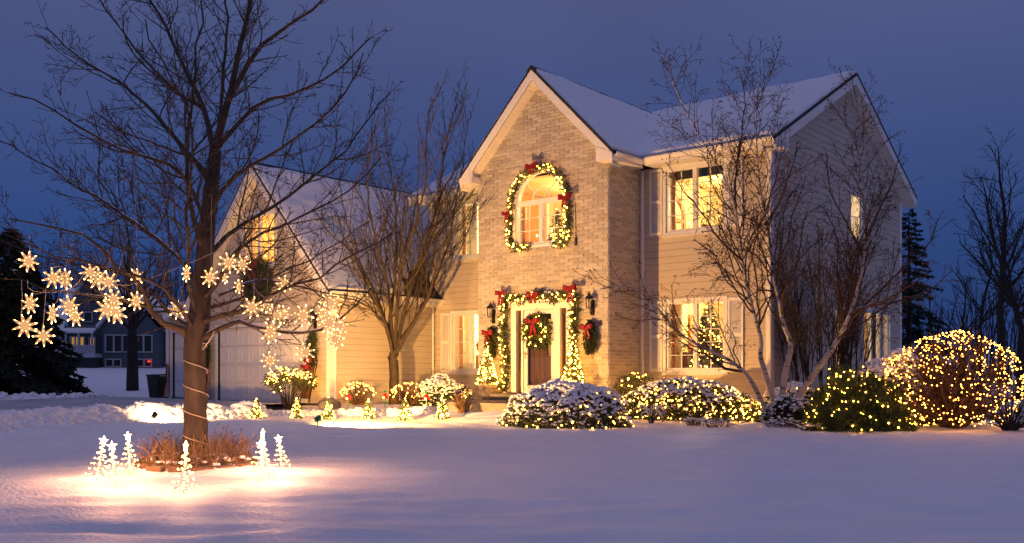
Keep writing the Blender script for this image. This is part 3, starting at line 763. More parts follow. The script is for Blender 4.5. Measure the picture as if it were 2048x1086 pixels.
# downspouts
def pipe(pts): MB().tube(pts, .036, 8).obj('downspout', M['white'], house)
pipe([(GX1 + .08, GY + .12, 2.95), (GX1 + .08, GY + .12, .1), (GX1 + .20, GY + .0, .02)])
pipe([(GX1 + .08, RB - .12, 2.95), (GX1 + .08, RB - .12, .0)])
pipe([(XR + .02, EF + .02, 6.15), (XR + .03, RB - .09, 5.75), (XR + .03, RB - .09, -.15)])
pipe([(.10, RB - .07, 6.05), (.10, RB - .07, -.2)])

# ---------- rooms behind the lit windows
def room(name, x0, x1, y0, y1, z0, z1, paint, light, pos=None, colr=(1.0, .72, .36), side=()):
    t = .05; mb = MB()
    mb.box(V3(x0, y1, z0), V3(x1, y1 + t, z1)); mb.box(V3(x0 - t, y0, z0), V3(x0, y1, z1)); (mb.box(V3(x1, y0, z0), V3(x1 + t, y1, z1)) if not side else None); mb.box(V3(x0 - t, y0, z1), V3(x1 + t, y1 + t, z1 + t))
    r = mb.obj(name, paint, house)
    if side: backing(Wall((x1 + t, 0, 0), (0, 1, 0), (1, 0, 0)), 'room_side_wall', z0, z1, const(y0), const(y1), list(side), paint, th=t, parent=r)
    pbox('room_floor', (x0, y0, z0 - t), (x1, y1, z0), M['carpet'], r)
    L = bpy.data.lights.new('room_lamp', 'POINT'); L.energy = light; L.color = colr; L.shadow_soft_size = .12
    o = bpy.data.objects.new('room_lamp', L); COL.objects.link(o); o.location = pos or ((x0 + x1) / 2, (y0 + y1) / 2, z1 - .35)
    return r
rl = room('living_room', .18, 3.33, RB + .26, 10.3, .30, 2.85, M['paint_yellow'], 230, (1.3, 3.6, 2.5), side=(W_S1, W_S3))
ru = room('bedroom', .18, 3.33, RB + .26, 10.3, 3.05, 6.04, M['paint_yellow'], 260, (1.6, 3.6, 5.5), side=(W_S2,))
rf_ = room('foyer', -4.05, -.25, .24, 5.2, .36, 6.04, M['paint_yellow'], 260, (-1.9, 1.9, 5.55))
room('dining_room', -7.40, -4.33, RB + .26, 5.4, .30, 2.85, M['paint_cream'], 420, (-5.8, 3.3, 2.5), (1, .8, .5))
room('upstairs_room', -7.40, -4.33, RB + .26, 5.4, 3.05, 6.04, M['paint_cream'], 480, (-5.8, 3.2, 5.5), (1, .82, .5))
ra = room('garage_loft', -11.75, -9.65, GY + .25, 1.0, 3.25, 5.68, M['paint_yellow'], 120, (-10.6, -1.0, 5.3), (1, .60, .24))
for lx, ly, lz in ((2.6, 6.5, 2.2), (2.5, 5.6, 5.3)):  # extra fill lamps added near the side windows to brighten them from inside
    L = bpy.data.lights.new('side_window_fill', 'POINT'); L.energy = 90; L.color = (1, .7, .34); L.shadow_soft_size = .1; o = bpy.data.objects.new('side_window_fill', L); COL.objects.link(o); o.location = (lx, ly, lz)
# things seen through the windows, fixed to the rooms
pbox('closet_doors', (-4.045, .5, 3.2), (-3.97, 2.55, 6.02), M['oak'], rf_); pbox('closet_post', (-4.045, 2.56, 3.2), (-3.92, 2.68, 6.02), M['white'], rf_)
L = bpy.data.lights.new('hall_lamp', 'POINT'); L.energy = 70; L.color = (1, .7, .34); L.shadow_soft_size = .1; o = bpy.data.objects.new('hall_lamp', L); COL.objects.link(o); o.location = (-2.2, 2.6, 2.5)
pbox('landing', (-4.04, .26, 2.95), (-.26, 5.18, 3.2), M['oak'], rf_)
WI = Wall((.18, 0, 0), (0, 1, 0), (1, 0, 0)); mb = MB(); WI.box(mb, 2.15, 2.27, 3.05, 5.05, 0, .06); WI.box(mb, 3.25, 3.37, 3.05, 5.05, 0, .06); arc_ring(mb, WI, 2.76, 5.05, .49, .61, 0, .06); WI.box(mb, 2.27, 3.25, 4.95, 5.05, 0, .055); mb.obj('arched_doorway', M['oak'], ru); mb = MB(); WI.box(mb, 2.45, 3.1, 3.06, 4.75, 0, .03); mb.obj('doorway_dark', M['wood_door'], ru)
pbox('headboard', (.19, 4.3, 3.05), (.30, 5.9, 5.05), M['wood_door'], ru)
pbox('valance', (.76, RB + .27, 5.80), (2.36, RB + .33, 6.02), M['evergreen_dark'], ru)
pbox('door_casing', (.185, 3.55, .3), (.26, 3.75, 2.5), M['oak'], rl); pbox('armchair', (.2, 2.5, .3), (.75, 3.2, 1.45), M['wood_door'], rl); pbox('sofa', (.2, 4.2, .3), (.9, 5.6, 1.45), M['wood_door'], rl); pbox('picture_rail', (.185, 2.2, 1.62), (.23, 3.5, 1.67), M['evergreen'], rl)
pbox('curtain', (7.5, 0, 0), (7.52, .01, .01), M['oak'], rl) if False else None
pbox('side_curtain', (XR - .32, 7.70, .95), (XR - .28, 8.0, 2.66), M['oak'], rl); pbox('side_curtain', (XR - .32, 8.9, .95), (XR - .28, 9.5, 2.66), M['wood_door'], rl)

pbox('loft_cabinet', (-11.7, .4, 3.3), (-10.9, .95, 5.3), M['oak'], ra)
pbox('poinsettia_stand', (-6.2, RB + .5, .3), (-5.9, RB + .8, 1.45), M['oak'], house)

# sheer curtains with folds
def curtain(wall, u0, u1, z0, z1, seed, m, n=-.40):
    rng = np.random.default_rng(seed); k = max(10, int((u1 - u0) / .022)); us = np.linspace(u0, u1, k + 1); ph = rng.uniform(0, 6, 3); V = []
    for u in us:
        d = .022 * math.sin(u * 62 + ph[0]) + .012 * math.sin(u * 27 + ph[1]); V += [wall.p(u, z0, n + d * 1.4), wall.p(u, z1, n + d)]
    mb = MB(); V = np.array(V); c = len(V); mb.add(np.concatenate([V, V - wall.N * .004]), [(2*i, 2*i+2, 2*i+3, 2*i+1) for i in range(k)] + [(c+2*i, c+2*i+1, c+2*i+3, c+2*i+2) for i in range(k)]); mb.obj('curtain', m, house, smooth=True)
M['sheer'] = mat('sheer', (.74, .66, .48), .9, .06, 5, transl=.45)
curtain(WR, W_LL[0] - .05, W_LL[0] + .34, .6, 2.75, 1, M['sheer']); curtain(WR, -5.35, -4.9, .6, 2.75, 2, M['sheer'])
curtain(WR, W_UL[0] - .05, W_UL[0] + .30, 4.0, 6.0, 3, M['sheer']); curtain(WR, -5.45, -5.0, 4.0, 6.0, 4, M['sheer'])
curtain(WR, W_LR[0] - .05, W_LR[0] + .16, .6, 2.75, 5, M['sheer']); curtain(WR, W_UR[1] - .22, W_UR[1] + .1, 4.1, 6.0, 6, M['sheer'])
# ---------- porch
pt = [(-4.2, -.02), (-4.2, -1.2), (-3.85, -1.9), (-3.4, -2.35), (-2.9, -2.6), (-.4, -2.6), (-.4, -.02)]
n = len(pt); V = [(x, y, z) for z in (-.25, .20) for x, y in pt]
MB().add(V, [(i, (i + 1) % n, n + (i + 1) % n, n + i) for i in range(n)] + [(7, 8, 12, 13), (8, 9, 11, 12)], [(9, 10, 11)]).obj('porch_slab', M['concrete'], kind='structure')
pbox('porch_step', (-3.2, -.75, .18), (-.95, -.02, .36), M['concrete'], None, kind='structure')
# ================================================================== TREES
def rot_about(d, axis, ang):
    return d * math.cos(ang) + np.cross(axis, d) * math.sin(ang) + axis * axis.dot(d) * (1 - math.cos(ang))
class Grow:
    def __init__(s, seed, maxlvl=3, dens=(4, 6, 7), ratio=(.42, .42, .4), ang=(45, 42, 40), up=(.03, .05, .04), wander=(.10, .13, .16), rmin=.0032, seg=(.25, .12, .06), k=(8, 6, 4, 3), opp=True, start=.18, minlen=.05, child_r=.55, tips=None, maxlen=9., slim=.011, taper=1.25):
        s.rng = np.random.default_rng(seed); s.__dict__.update({k_: v for k_, v in locals().items() if k_ not in ('s', 'seed')})
        s.mb = MB(); s.end = []; s.limbs = []
    def limb(s, pts, rad, lvl):
        s.mb.tube(pts, np.maximum(rad, s.rmin), s.k[min(lvl, len(s.k) - 1)])
        if lvl <= 1: s.limbs.append((np.asarray(pts), np.asarray(rad), lvl))
        s.kids(np.asarray(pts, float), np.asarray(rad, float), lvl)
    def kids(s, P, rad, lvl):
        if lvl >= s.maxlvl: s.end.append(P[-1]); return
        rng = s.rng; sl = np.linalg.norm(np.diff(P, axis=0), axis=1); cum = np.concatenate([[0], np.cumsum(sl)]); L = cum[-1]
        i_ = min(lvl, len(s.dens) - 1); n = max(1, int(round(s.dens[i_] * L * (1 - s.start))))
        ts = s.start + (1 - s.start) * (np.arange(n) + rng.uniform(.1, .9, n)) / n
        for m, t in enumerate(ts):
            d_ = t * L; i = min(np.searchsorted(cum, d_, 'right') - 1, len(sl) - 1); f = (d_ - cum[i]) / (sl[i] + 1e-9)
            p = P[i] + (P[i+1] - P[i]) * f; r = rad[i] + (rad[i+1] - rad[i]) * f; d = nrm(P[i+1] - P[i])
            cl = min(s.maxlen, L * s.ratio[i_] * (1.15 - .75 * t) * rng.uniform(.6, 1.25))
            if cl < s.minlen: continue
            ax = nrm(np.cross(d, rng.normal(0, 1, 3)))
            for q in range(2 if (s.opp and rng.random() < .6) else 1):
                a = R_(s.ang[i_] * rng.uniform(.7, 1.25)) * (1 if q == 0 else -1)
                s.grow(p, rot_about(d, ax, a), cl * (1 if q == 0 else rng.uniform(.5, 1)), max(s.rmin, min(r * s.child_r, cl * s.slim)), lvl + 1)
        s.end.append(P[-1])
    def grow(s, p, d, L, r, lvl):
        j = min(lvl, len(s.seg) - 1); n = int(np.clip(L / s.seg[j], 2, 14)); P = [np.asarray(p, float)]
        w = s.wander[min(lvl, len(s.wander) - 1)]; u = s.up[min(lvl, len(s.up) - 1)]
        W = s.rng.normal(0, w, (n, 3))
        for i in range(n):
            d = d + W[i]; d[2] += u; d = d / math.sqrt(d.dot(d)); P.append(P[-1] + d * L / n)
        s.limb(P, np.linspace(r, r * .4, n + 1), lvl)
def smooth_path(P, R, n):
    P = np.asarray(P, float); R = np.asarray(R, float); t = np.concatenate([[0], np.cumsum(np.linalg.norm(np.diff(P, axis=0), axis=1))]); q = np.linspace(0, t[-1], n)
    # Catmull-Rom
    out = []; rr = np.interp(q, t, R)
    for x in q:
        i = min(max(np.searchsorted(t, x, 'right') - 1, 0), len(P) - 2); u = (x - t[i]) / (t[i+1] - t[i] + 1e-9)
        p0 = P[max(i-1, 0)]; p1 = P[i]; p2 = P[i+1]; p3 = P[min(i+2, len(P)-1)]
        out.append(.5 * (2*p1 + (p2-p0)*u + (2*p0-5*p1+4*p2-p3)*u*u + (-p0+3*p1-3*p2+p3)*u**3))
    return np.array(out), rr
def limb_from(gr, base, b0, pts, r0, r1, lvl=0, n=None, jit=.02):
    """pts: (photo x, photo y, metres nearer/farther) traced at the tree's own distance"""
    P = [atd(x, y, b0 + dz) for x, y, dz in pts]; s = b0 / FPX
    n = n or max(6, int(sum(np.linalg.norm(np.subtract(P[i+1], P[i])) for i in range(len(P)-1)) / .22))
    Q, R = smooth_path(P, (r1 + (r0 - r1) * (1 - np.linspace(0, 1, len(P))) ** gr.taper) * s, n)
    Q[1:] += gr.rng.normal(0, jit, (n - 1, 3)) * np.linspace(0, 1, n - 1)[:, None]
    gr.limb(Q, R, lvl); return Q, R
def limb_snow(gr, thr, frac, name_parent, rmin=.01, sc=.62):
    mb = MB()
    for P, R, lvl in gr.limbs:
        i = 0
        while i < len(P) - 2:
            j = i
            while j < len(P) - 1 and abs(nrm(P[j+1] - P[j])[2]) < thr and R[j] > rmin and j - i < 14: j += 1
            if j - i >= 2 and gr.rng.random() < frac:
                Q = P[i:j+1] + UPV * (R[i:j+1] * .75)[:, None]; w = R[i:j+1] * sc; w = w * np.concatenate([[.3], np.ones(len(w) - 2), [.3]]) if len(w) > 2 else w
                mb.tube(Q, w, 6)
            i = max(j, i + 1)
    if mb.n: mb.obj('branch_snow', M['snow_lump'], name_parent, smooth=True, kind='stuff')

# ---------- the big bare maple on the front lawn
TB = 11.5; mp0 = atd(393, 948, TB)
maple = thing('maple_tree', 'large bare tree on the front lawn with cord-wrapped trunk and hanging snowflakes', 'tree', (0, 0, 0))
G = Grow(11, dens=(4.0, 6.5, 9), ratio=(.34, .44, .46), rmin=.0029, start=.15, wander=(.08, .12, .17), ang=(42, 42, 45), up=(.05, .07, .05))
tp = [(394, 975), (393, 945), (391, 860), (390, 760), (389, 700), (396, 650), (402, 600), (408, 520), (416, 440), (424, 370), (431, 300)]
trr = [31, 27, 23.5, 21, 21.5, 23, 20, 17.5, 15.5, 14, 12]
P = [atd(x, y, TB) for x, y in tp]; Q, Rr = smooth_path(P, np.array(trr) * TB / FPX, 60)
for i in range(len(Q)): Q[i] += .012 * V3(noise.noise((i * .5, 0, 0)), noise.noise((0, i * .5, 0)), 0)
tr = MB(); tr.tube(Q, Rr * (1 + .04 * np.array([noise.noise((0, 0, i * .9)) for i in range(60)])), 18)
tr.obj('trunk', M['bark'], maple, smooth=True)
L_ = [
 ([(431,300,0),(445,240,-.1),(460,190,-.2),(478,100,-.3),(500,0,-.4),(512,-110,-.5),(520,-220,-.6)], 12, 3),
 ([(428,310,0),(408,215,.3),(378,155,.5),(340,75,.8),(300,0,1.0),(270,-80,1.2)], 9, 2.5),
 ([(436,295,0),(470,255,-.2),(520,205,-.4),(600,182,-.6),(680,135,-.8),(745,75,-1.0)], 7, 1.6),
 ([(422,370,0),(400,335,.2),(370,300,.3),(320,240,.5),(275,195,.7),(210,145,.9),(150,105,1.0),(90,55,1.2)], 9, 1.8),
 ([(458,200,-.2),(500,122,-.5),(530,85,-.6),(585,48,-.8),(640,0,-1.),(690,-50,-1.2)], 7.5, 2),
 ([(412,520,0),(450,475,.3),(500,440,.5),(560,405,.7),(640,340,.9),(690,300,1.),(740,240,1.1),(778,185,1.2)], 7.5, 1.5),
 ([(388,690,0),(371,664,-.05),(345,652,-.2),(321,645,-.3),(300,622,-.45),(290,587,-.5),(278,564,-.6),(232,533,-.8),(201,498,-1.),(170,471,-1.1),(97,452,-1.3),(20,440,-1.5)], 11.5, 1.8),
 ([(392,660,0),(375,649,.1),(340,626,.3),(294,571,.6),(240,545,.8),(150,528,1.),(70,510,1.2),(0,480,1.3)], 8, 1.6),
 ([(392,688,0),(420,668,-.1),(472,644,-.3),(494,649,-.4),(556,663,-.6),(599,666,-.8),(647,654,-.9),(700,622,-1.),(740,575,-1.1)], 8.5, 1.7),
 ([(402,645,0),(430,635,-.3),(468,625,-.4),(494,620,-.5),(527,601,-.7),(575,575,-.9),(623,556,-1.),(720,503,-1.2),(790,462,-1.3)], 8.5, 1.7),
 ([(402,622,0),(430,612,.3),(456,606,.4),(489,594,.5),(560,545,.8),(640,510,1.),(740,440,1.2)], 6.5, 1.4),
 ([(404,595,0),(430,575,-.3),(452,530,-.4),(480,496,-.5),(527,465,-.7),(600,438,-.9),(700,378,-1.1),(760,320,-1.2)], 7, 1.4),
 ([(414,470,0),(396,405,-.3),(350,335,-.6),(255,302,-.9),(165,262,-1.1),(95,205,-1.2),(20,190,-1.4)], 6.5, 1.4),
 ([(408,510,0),(386,430,-.3),(374,350,-.4),(380,250,-.5),(390,150,-.6),(400,60,-.7),(405,-40,-.8)], 7.5, 2.),
 ([(400,590,0),(376,540,.2),(330,490,.5),(250,432,.8),(150,372,1.),(60,312,1.2),(0,282,1.3)], 7, 1.5),
 ([(396,640,0),(375,560,-.4),(380,500,-.5),(372,430,-.7),(385,330,-.9),(375,230,-1.),(330,130,-1.2),(290,40,-1.3)], 6.5, 1.6),
 ([(418,440,0),(445,380,-.3),(500,330,-.5),(560,300,-.7),(640,240,-.9),(700,170,-1.),(735,110,-1.1)], 6.5, 1.4),
 ([(388,660,0),(350,600,-.7),(300,560,-1.1),(200,530,-1.5),(100,505,-1.9),(10,470,-2.2)], 6, 1.4),
 ([(300,615,-.4),(250,600,-.7),(180,590,-.9),(110,580,-1.),(40,555,-1.1)], 4.5, 1.3),
 ([(430,310,0),(440,240,.4),(450,120,.7),(455,0,.9),(450,-100,1.)], 7, 2.),
 ([(410,215,.3),(360,190,.1),(290,120,0),(235,50,-.2),(190,-20,-.3)], 5.5, 1.6),
 ([(440,590,-.2),(520,560,.9),(600,575,1.3),(680,590,1.6),(740,610,1.8)], 4.5, 1.2),
]
for pts, r0, r1 in L_: limb_from(G, None, TB, pts, r0 * .74, r1 * .75)
G.mb.obj('crown', M['bark'], maple, smooth=True)
limb_snow(G, .62, .55, maple, .012)
# swollen collar buds at some twig ends
MB().blobs(np.array(G.end)[::2], .007).obj('buds', M['bark_dark'], maple, kind='stuff')

# ---------- the multi stemmed tree by the garage side wall
T2 = 26.4
mid = thing('bare_tree', 'bare vase-shaped tree with many stems in front of the beige garage side wall', 'tree')
G2 = Grow(23, dens=(3.1, 3.8, 4.8), ratio=(.36, .44, .44), rmin=.0058, start=.12, ang=(30, 36, 40), up=(.10, .10, .06), wander=(.07, .10, .14), seg=(.4, .22, .12), opp=False, k=(7, 5, 3, 3), minlen=.12)
limb_from(G2, None, T2, [(789,822,0),(789,790,0),(790,740,0),(786,700,0)], 12.5, 11, 9, 14)
for pts, r0, r1 in [
 ([(786,712,0),(772,650,-.3),(745,590,-.6),(715,540,-.9),(688,470,-1.1),(665,415,-1.2)], 4.0, .8),
 ([(786,705,0),(780,640,.2),(790,560,.3),(792,460,.4),(788,380,.5),(775,300,.6),(768,215,.7)], 4.6, .8),
 ([(790,710,0),(815,600,.2),(848,500,.4),(878,400,.6),(885,330,.7),(900,250,.8),(914,185,.9)], 4.6, .8),
 ([(790,712,0),(818,662,-.3),(858,592,-.5),(882,500,-.7),(925,445,-.9),(955,395,-1.)], 4.0, .8),
 ([(784,700,0),(760,610,.3),(735,555,.5),(700,500,.8),(660,470,1.),(632,425,1.2)], 3.6, .8),
 ([(790,690,0),(800,560,-.4),(830,450,-.7),(850,370,-.8),(852,270,-.9),(862,195,-1.)], 4.3, .8),
 ([(782,660,0),(740,615,-.6),(690,595,-1.),(640,590,-1.3)], 2.6, .8),
 ([(786,690,0),(775,570,-.2),(750,470,-.4),(735,380,-.5),(742,290,-.6),(755,230,-.7)], 3.6, .8),
 ([(792,690,0),(835,630,.5),(870,560,.8),(900,470,1.),(915,380,1.1),(930,300,1.2),(942,220,1.2)], 3.3, .8),
 ([(780,660,0),(730,560,-.5),(690,430,-.8),(680,340,-.9)], 3.0, .8)]: limb_from(G2, None, T2, pts, r0, r1, jit=.03)
G2.mb.obj('stems', M['bark_mid'], mid, smooth=True)
limb_snow(G2, .8, .16, mid, .016, .5)

# ---------- birch clump at the house corner
T3 = 19.93
birch = thing('birch_tree', 'leaning white-barked birch clump with fine dark twigs at the house corner', 'tree')
G3 = Grow(37, dens=(7.4, 7.2, 7), ratio=(.30, .44, .46), rmin=.0045, start=.25, ang=(38, 40, 45), up=(.07, .05, -.02), wander=(.10, .14, .22), seg=(.3, .15, .08), opp=False, k=(6, 4, 3, 3), minlen=.07)
trunks = [
 ([(1541,845,0),(1535,829,0),(1519,794,-.1),(1500,758,-.2),(1487,742,-.3),(1458,720,-.4),(1426,704,-.5),(1380,681,-.6),(1345,652,-.7),(1313,613,-.8),(1277,584,-.9),(1248,572,-1.),(1200,578,-1.1)], 5.6, 1.1),
 ([(1549,845,.1),(1545,797,.1),(1529,742,.1),(1521,713,.1),(1522,678,.1),(1509,633,.1),(1497,584,.1),(1487,536,.05),(1480,480,0),(1466,400,-.05),(1440,340,-.1),(1410,290,-.2),(1370,220,-.3),(1345,160,-.4)], 6.6, 1.0),
 ([(1564,845,-.05),(1567,771,0),(1574,729,0),(1582,688,0),(1567,649,.05),(1558,600,.1),(1548,562,.1),(1542,500,.1),(1530,430,.15),(1520,370,.2),(1514,300,.2),(1512,220,.25),(1522,140,.3)], 7.4, 1.0),
 ([(1578,845,-.15),(1593,800,-.2),(1625,752,-.25),(1658,707,-.3),(1683,665,-.3),(1700,626,-.3),(1715,580,-.25),(1727,520,-.2),(1731,440,-.1),(1722,350,0),(1712,250,0),(1716,190,.1)], 7.6, 1.0)]
tmb = MB(); keep = []
for pts, r0, r1 in trunks:
    P = [atd(x, y, T3 + dz) for x, y, dz in pts]; n = 46; Q, R = smooth_path(P, (r1 + (r0 - r1) * (1 - np.linspace(0, 1, len(P))) ** 1.5) * T3 / FPX, n)
    tmb.tube(Q, R, 10); G3.limbs.append((Q, R, 0)); G3.kids(Q, R, 0)
tmb.obj('trunk', M['birch'], birch, smooth=True)
bm2 = MB(); G3.mb, hold = bm2, G3.mb
for pts, r0, r1 in [
 ([(1487,742,-.3),(1450,738,-.35),(1430,720,-.4),(1410,706,-.5)], 3.4, 2.2),
 ([(1696,632,-.3),(1720,617,-.4),(1760,608,-.5),(1800,602,-.6),(1860,578,-.7),(1905,540,-.8)], 3.0, .7),
 ([(1688,655,-.3),(1740,600,.2),(1800,545,.4),(1850,500,.5),(1875,440,.6)], 2.7, .7),
 ([(1552,585,.1),(1520,580,.3),(1490,600,.4),(1478,618,.5)], 2.4, .7),
 ([(1484,520,0),(1440,480,-.4),(1400,420,-.6),(1360,370,-.8),(1330,320,-.9)], 2.4, .7),
 ([(1476,470,0),(1470,380,.3),(1478,300,.5),(1490,200,.6),(1475,130,.7)], 2.4, .7),
 ([(1724,510,-.2),(1690,440,-.5),(1660,380,-.6),(1655,310,-.7)], 2.4, .7),
 ([(1722,500,-.2),(1760,420,.1),(1785,360,.3),(1800,300,.4)], 2.1, .7),
 ([(1530,450,.1),(1560,400,.4),(1585,330,.6),(1600,290,.7)], 2.1, .7)]: limb_from(G3, None, T3, pts, r0, r1)
bm2.obj('limbs', M['twig_red'], birch, smooth=True, kind='stuff'); G3.mb = hold
G3.mb.obj('twigs', M['twig_red'], birch, kind='stuff')
rg = np.random.default_rng(3); E_ = np.array(G3.end); E_ = np.concatenate([E_, E_ + rg.normal(0, .04, E_.shape)])
MB().leaves(E_, np.tile(V3(0, 0, -1), (len(E_), 1)), rg.uniform(.025, .055, len(E_)), rg, .45, .6).obj('catkins', M['seed'], birch, kind='stuff')
limb_snow(G3, .75, .3, birch, .02, .5)

# ---------- upright many-stemmed shrub against the side wall
def stem_shrub(name, label, cat, c, n, h, spread, r, seed, m, lean=.25, maxlvl=2, dens=(2.5, 4), rmin=.005, group=None):
    t = thing(name, label, cat, (c[0], c[1], gz(c[0], c[1])), group); rng = np.random.default_rng(seed)
    Gs = Grow(seed, maxlvl=maxlvl, dens=dens, ratio=(.34, .4), rmin=rmin, start=.25, ang=(22, 30), up=(.12, .1), wander=(.05, .1), seg=(.3, .18), opp=False, k=(5, 3, 3), minlen=.1)
    for i in range(n):
        a = rng.uniform(0, 6.28); q = math.sqrt(rng.random()) * spread * .35; p = V3(q * math.cos(a), q * math.sin(a), -.06)
        d = nrm(V3(math.cos(a) * lean * rng.uniform(.1, 1), math.sin(a) * lean * rng.uniform(.1, 1), 1)); L = h * rng.uniform(.65, 1.05)
        k = 9; P = [p]
        for j in range(k): d = nrm(d + rng.normal(0, .05, 3) + V3(0, 0, .02)); P.append(P[-1] + d * L / k)
        Gs.limb(np.array(P), np.linspace(r * rng.uniform(.7, 1.2), r * .3, k + 1), 0)
    Gs.mb.obj('stems', m, t); return t, Gs
stem_shrub('upright_shrub', 'tall dark shrub of crowded upright bare stems against the side wall', 'shrub', (4.65, 2.0), 44, 4.2, 2.0, .019, 41, M['bark_dark'], .22, dens=(5, 6))

# ---------- distant bare trees
def far_tree(label, px, b, h, seed, r=.22, m='bark_dark', dens=(2.4, 2.6, 3.4), crown=.45, group=None, rmin=.012, up=.05, name='bare_tree', maxlvl=3, mainn=9):
    p = atd(px, 700, b); z = gz(p[0], p[1]); t = thing(name, label, 'tree', (p[0], p[1], z), group)
    Gt = Grow(seed, maxlvl=maxlvl, dens=dens, ratio=(.42, .45, .42), rmin=rmin, start=.15, ang=(35, 38, 40), up=(.05, .05, .03), wander=(.1, .13, .16), seg=(.8, .5, .3), opp=False, k=(5, 4, 3, 3), minlen=.25)
    rng = Gt.rng; th = h * .34
    Gt.mb.tube([V3(0, 0, -.4), V3(0, 0, th * .5), V3(rng.normal(0, .1), 0, th)], [r * 1.2, r, r * .85], 8)
    top = V3(0, 0, th); P = [top]; d = V3(0, 0, 1.)
    for i in range(8): d = nrm(d + rng.normal(0, .08, 3)); P.append(P[-1] + d * (h - th) / 8)
    Gt.limb(np.array(P), np.linspace(r * .8, r * .1, 9), 1)
    for i in range(mainn):
        a = i * 2.4 + rng.uniform(0, .6); e = rng.uniform(.5, 1.1); f = rng.uniform(.0, .55)
        Gt.grow(top + (P[4] - top) * f, nrm(V3(math.cos(a), math.sin(a), math.tan(e) * .9 + .2)), h * crown * rng.uniform(.8, 1.15) * (1 - f * .4), r * .30, 0)
    Gt.mb.obj('branches', M[m], t); return t
far_tree('bare tree standing on the snowy lawn between spruce and garage', 265, 45, 8.0, 51, .26)
far_tree('tall dark bare tree rising beyond the round lit shrub', 2003, 47, 12.4, 52, .20)
far_tree('bare tree at the right edge behind the tall one', 2062, 40, 6.8, 53, .16)
far_tree('bare tree close behind the round lit shrub near the right edge', 2040, 36, 8.2, 55, .15)
far_tree('slim bare tree left of the tall bare tree at the right', 1962, 58, 9.0, 56, .15)
far_tree('small bare tree between the house corner and tall bare tree', 1925, 50, 5.6, 54, .12)

# ---------- conifers
def spruce(name, label, p, h, w, seed, m, n=2600, snow=0, droop=.28, low=.02, ls=1.0, bd=26):
    t = thing(name, label, 'tree', (p[0], p[1], gz(p[0], p[1]) - .05)); rng = np.random.default_rng(seed)
    MB().tube([(0, 0, -.1), (0, 0, h * .97)], [h * .02, .02], 8).obj('trunk', M['bark_dark'], t)
    mb = MB(); br = MB(); sn = MB(); nb = int(h * bd)
    for i in range(nb):
        f = (i + rng.random()) / nb; z = h * (low + (1 - low) * f); L = w * (1 - f) ** .85 * rng.uniform(.75, 1.12) + .08; a = rng.uniform(0, 6.283)
        d = V3(math.cos(a), math.sin(a), 0); tip = V3(0, 0, z) + d * L + V3(0, 0, -L * droop + .05); st = V3(0, 0, z)
        br.tube([st, (st + tip) / 2 + V3(0, 0, L * .06), tip], [.018, .012, .005], 3)
        k = max(6, int(L * n / nb / w * 1.6)); s = rng.uniform(.15, 1, k) ** .7
        P = st + (tip - st) * s[:, None] + V3(0, 0, 1) * (L * .12 * s * (1 - s))[:, None]; sidev = np.cross(d, UPV)
        P2 = P + sidev * (rng.uniform(-1, 1, k) * (1.05 - s) * L * .33)[:, None]
        Nn = d * .8 + sidev * np.sign(rng.normal(0, 1, k))[:, None] * .8 + V3(0, 0, -.45)
        mb.leaves(P2, Nn, ls * rng.uniform(.08, .16, k) * (.6 + .5 * w / 2), rng, .30, .35)
        if snow and rng.random() < snow: sn.blobs(P[-3:] + V3(0, 0, .05), rng.uniform(.05, .12, min(3, k)), ICO0, .4)
    mb.obj('crown', m, t); br.obj('branches', M['bark_dark'], t)
    if sn.n: sn.obj('branch_snow', M['snow_lump'], t, smooth=True, kind='stuff')
    return t
sp = atd(22, 780, 37); spruce('spruce_tree', 'broad dark spruce at the left edge of the neighbouring lawn', sp, 6.5, 3.0, 61, M['evergreen_dark'], n=52000, snow=.08, ls=1.5, bd=48, droop=.36, low=.05)
sp = atd(1818, 740, 34); spruce('spruce_tree', 'dark evergreen rising behind the house beside its side wall', sp, 6.9, 2.1, 62, M['evergreen_dark'], n=24000)

# ---------- far woods and thicket
def woods(name, label, x0, x1, b0, b1, n, h0, h1, seed, m, kmax=2):
    rng = np.random.default_rng(seed); mbs = MB(); Gw = Grow(seed, maxlvl=kmax, dens=(.55, .8), ratio=(.4, .45), rmin=.022, start=.3, ang=(32, 35), up=(.1, .08), wander=(.06, .12), seg=(1.6, .9), opp=False, k=(4, 3, 3), minlen=.4)
    for i in range(n):
        px, b = rng.uniform(x0, x1), rng.uniform(b0, b1); p = atd(px, 700, b); z = gz(p[0], p[1]); h = rng.uniform(h0, h1)
        P = [V3(p[0], p[1], z - .3)]; d = V3(0, 0, 1.)
        for j in range(7): d = nrm(d + rng.normal(0, .05, 3)); P.append(P[-1] + d * h / 7)
        Gw.limb(np.array(P), np.linspace(.10 * h / 9, .02, 8), 0)
    o = Gw.mb.obj(name, M[m], kind='stuff'); o['label'] = label; o['category'] = 'woods'; return o
woods('woods', 'distant bare wood behind the neighbouring house', -800, 400, 92, 130, 320, 8.5, 12.5, 71, 'bark_dark')
woods('thicket', 'dark bare thicket on the horizon behind the round lit shrub', 1795, 3000, 42, 74, 330, 3.0, 5.8, 72, 'bark_dark')
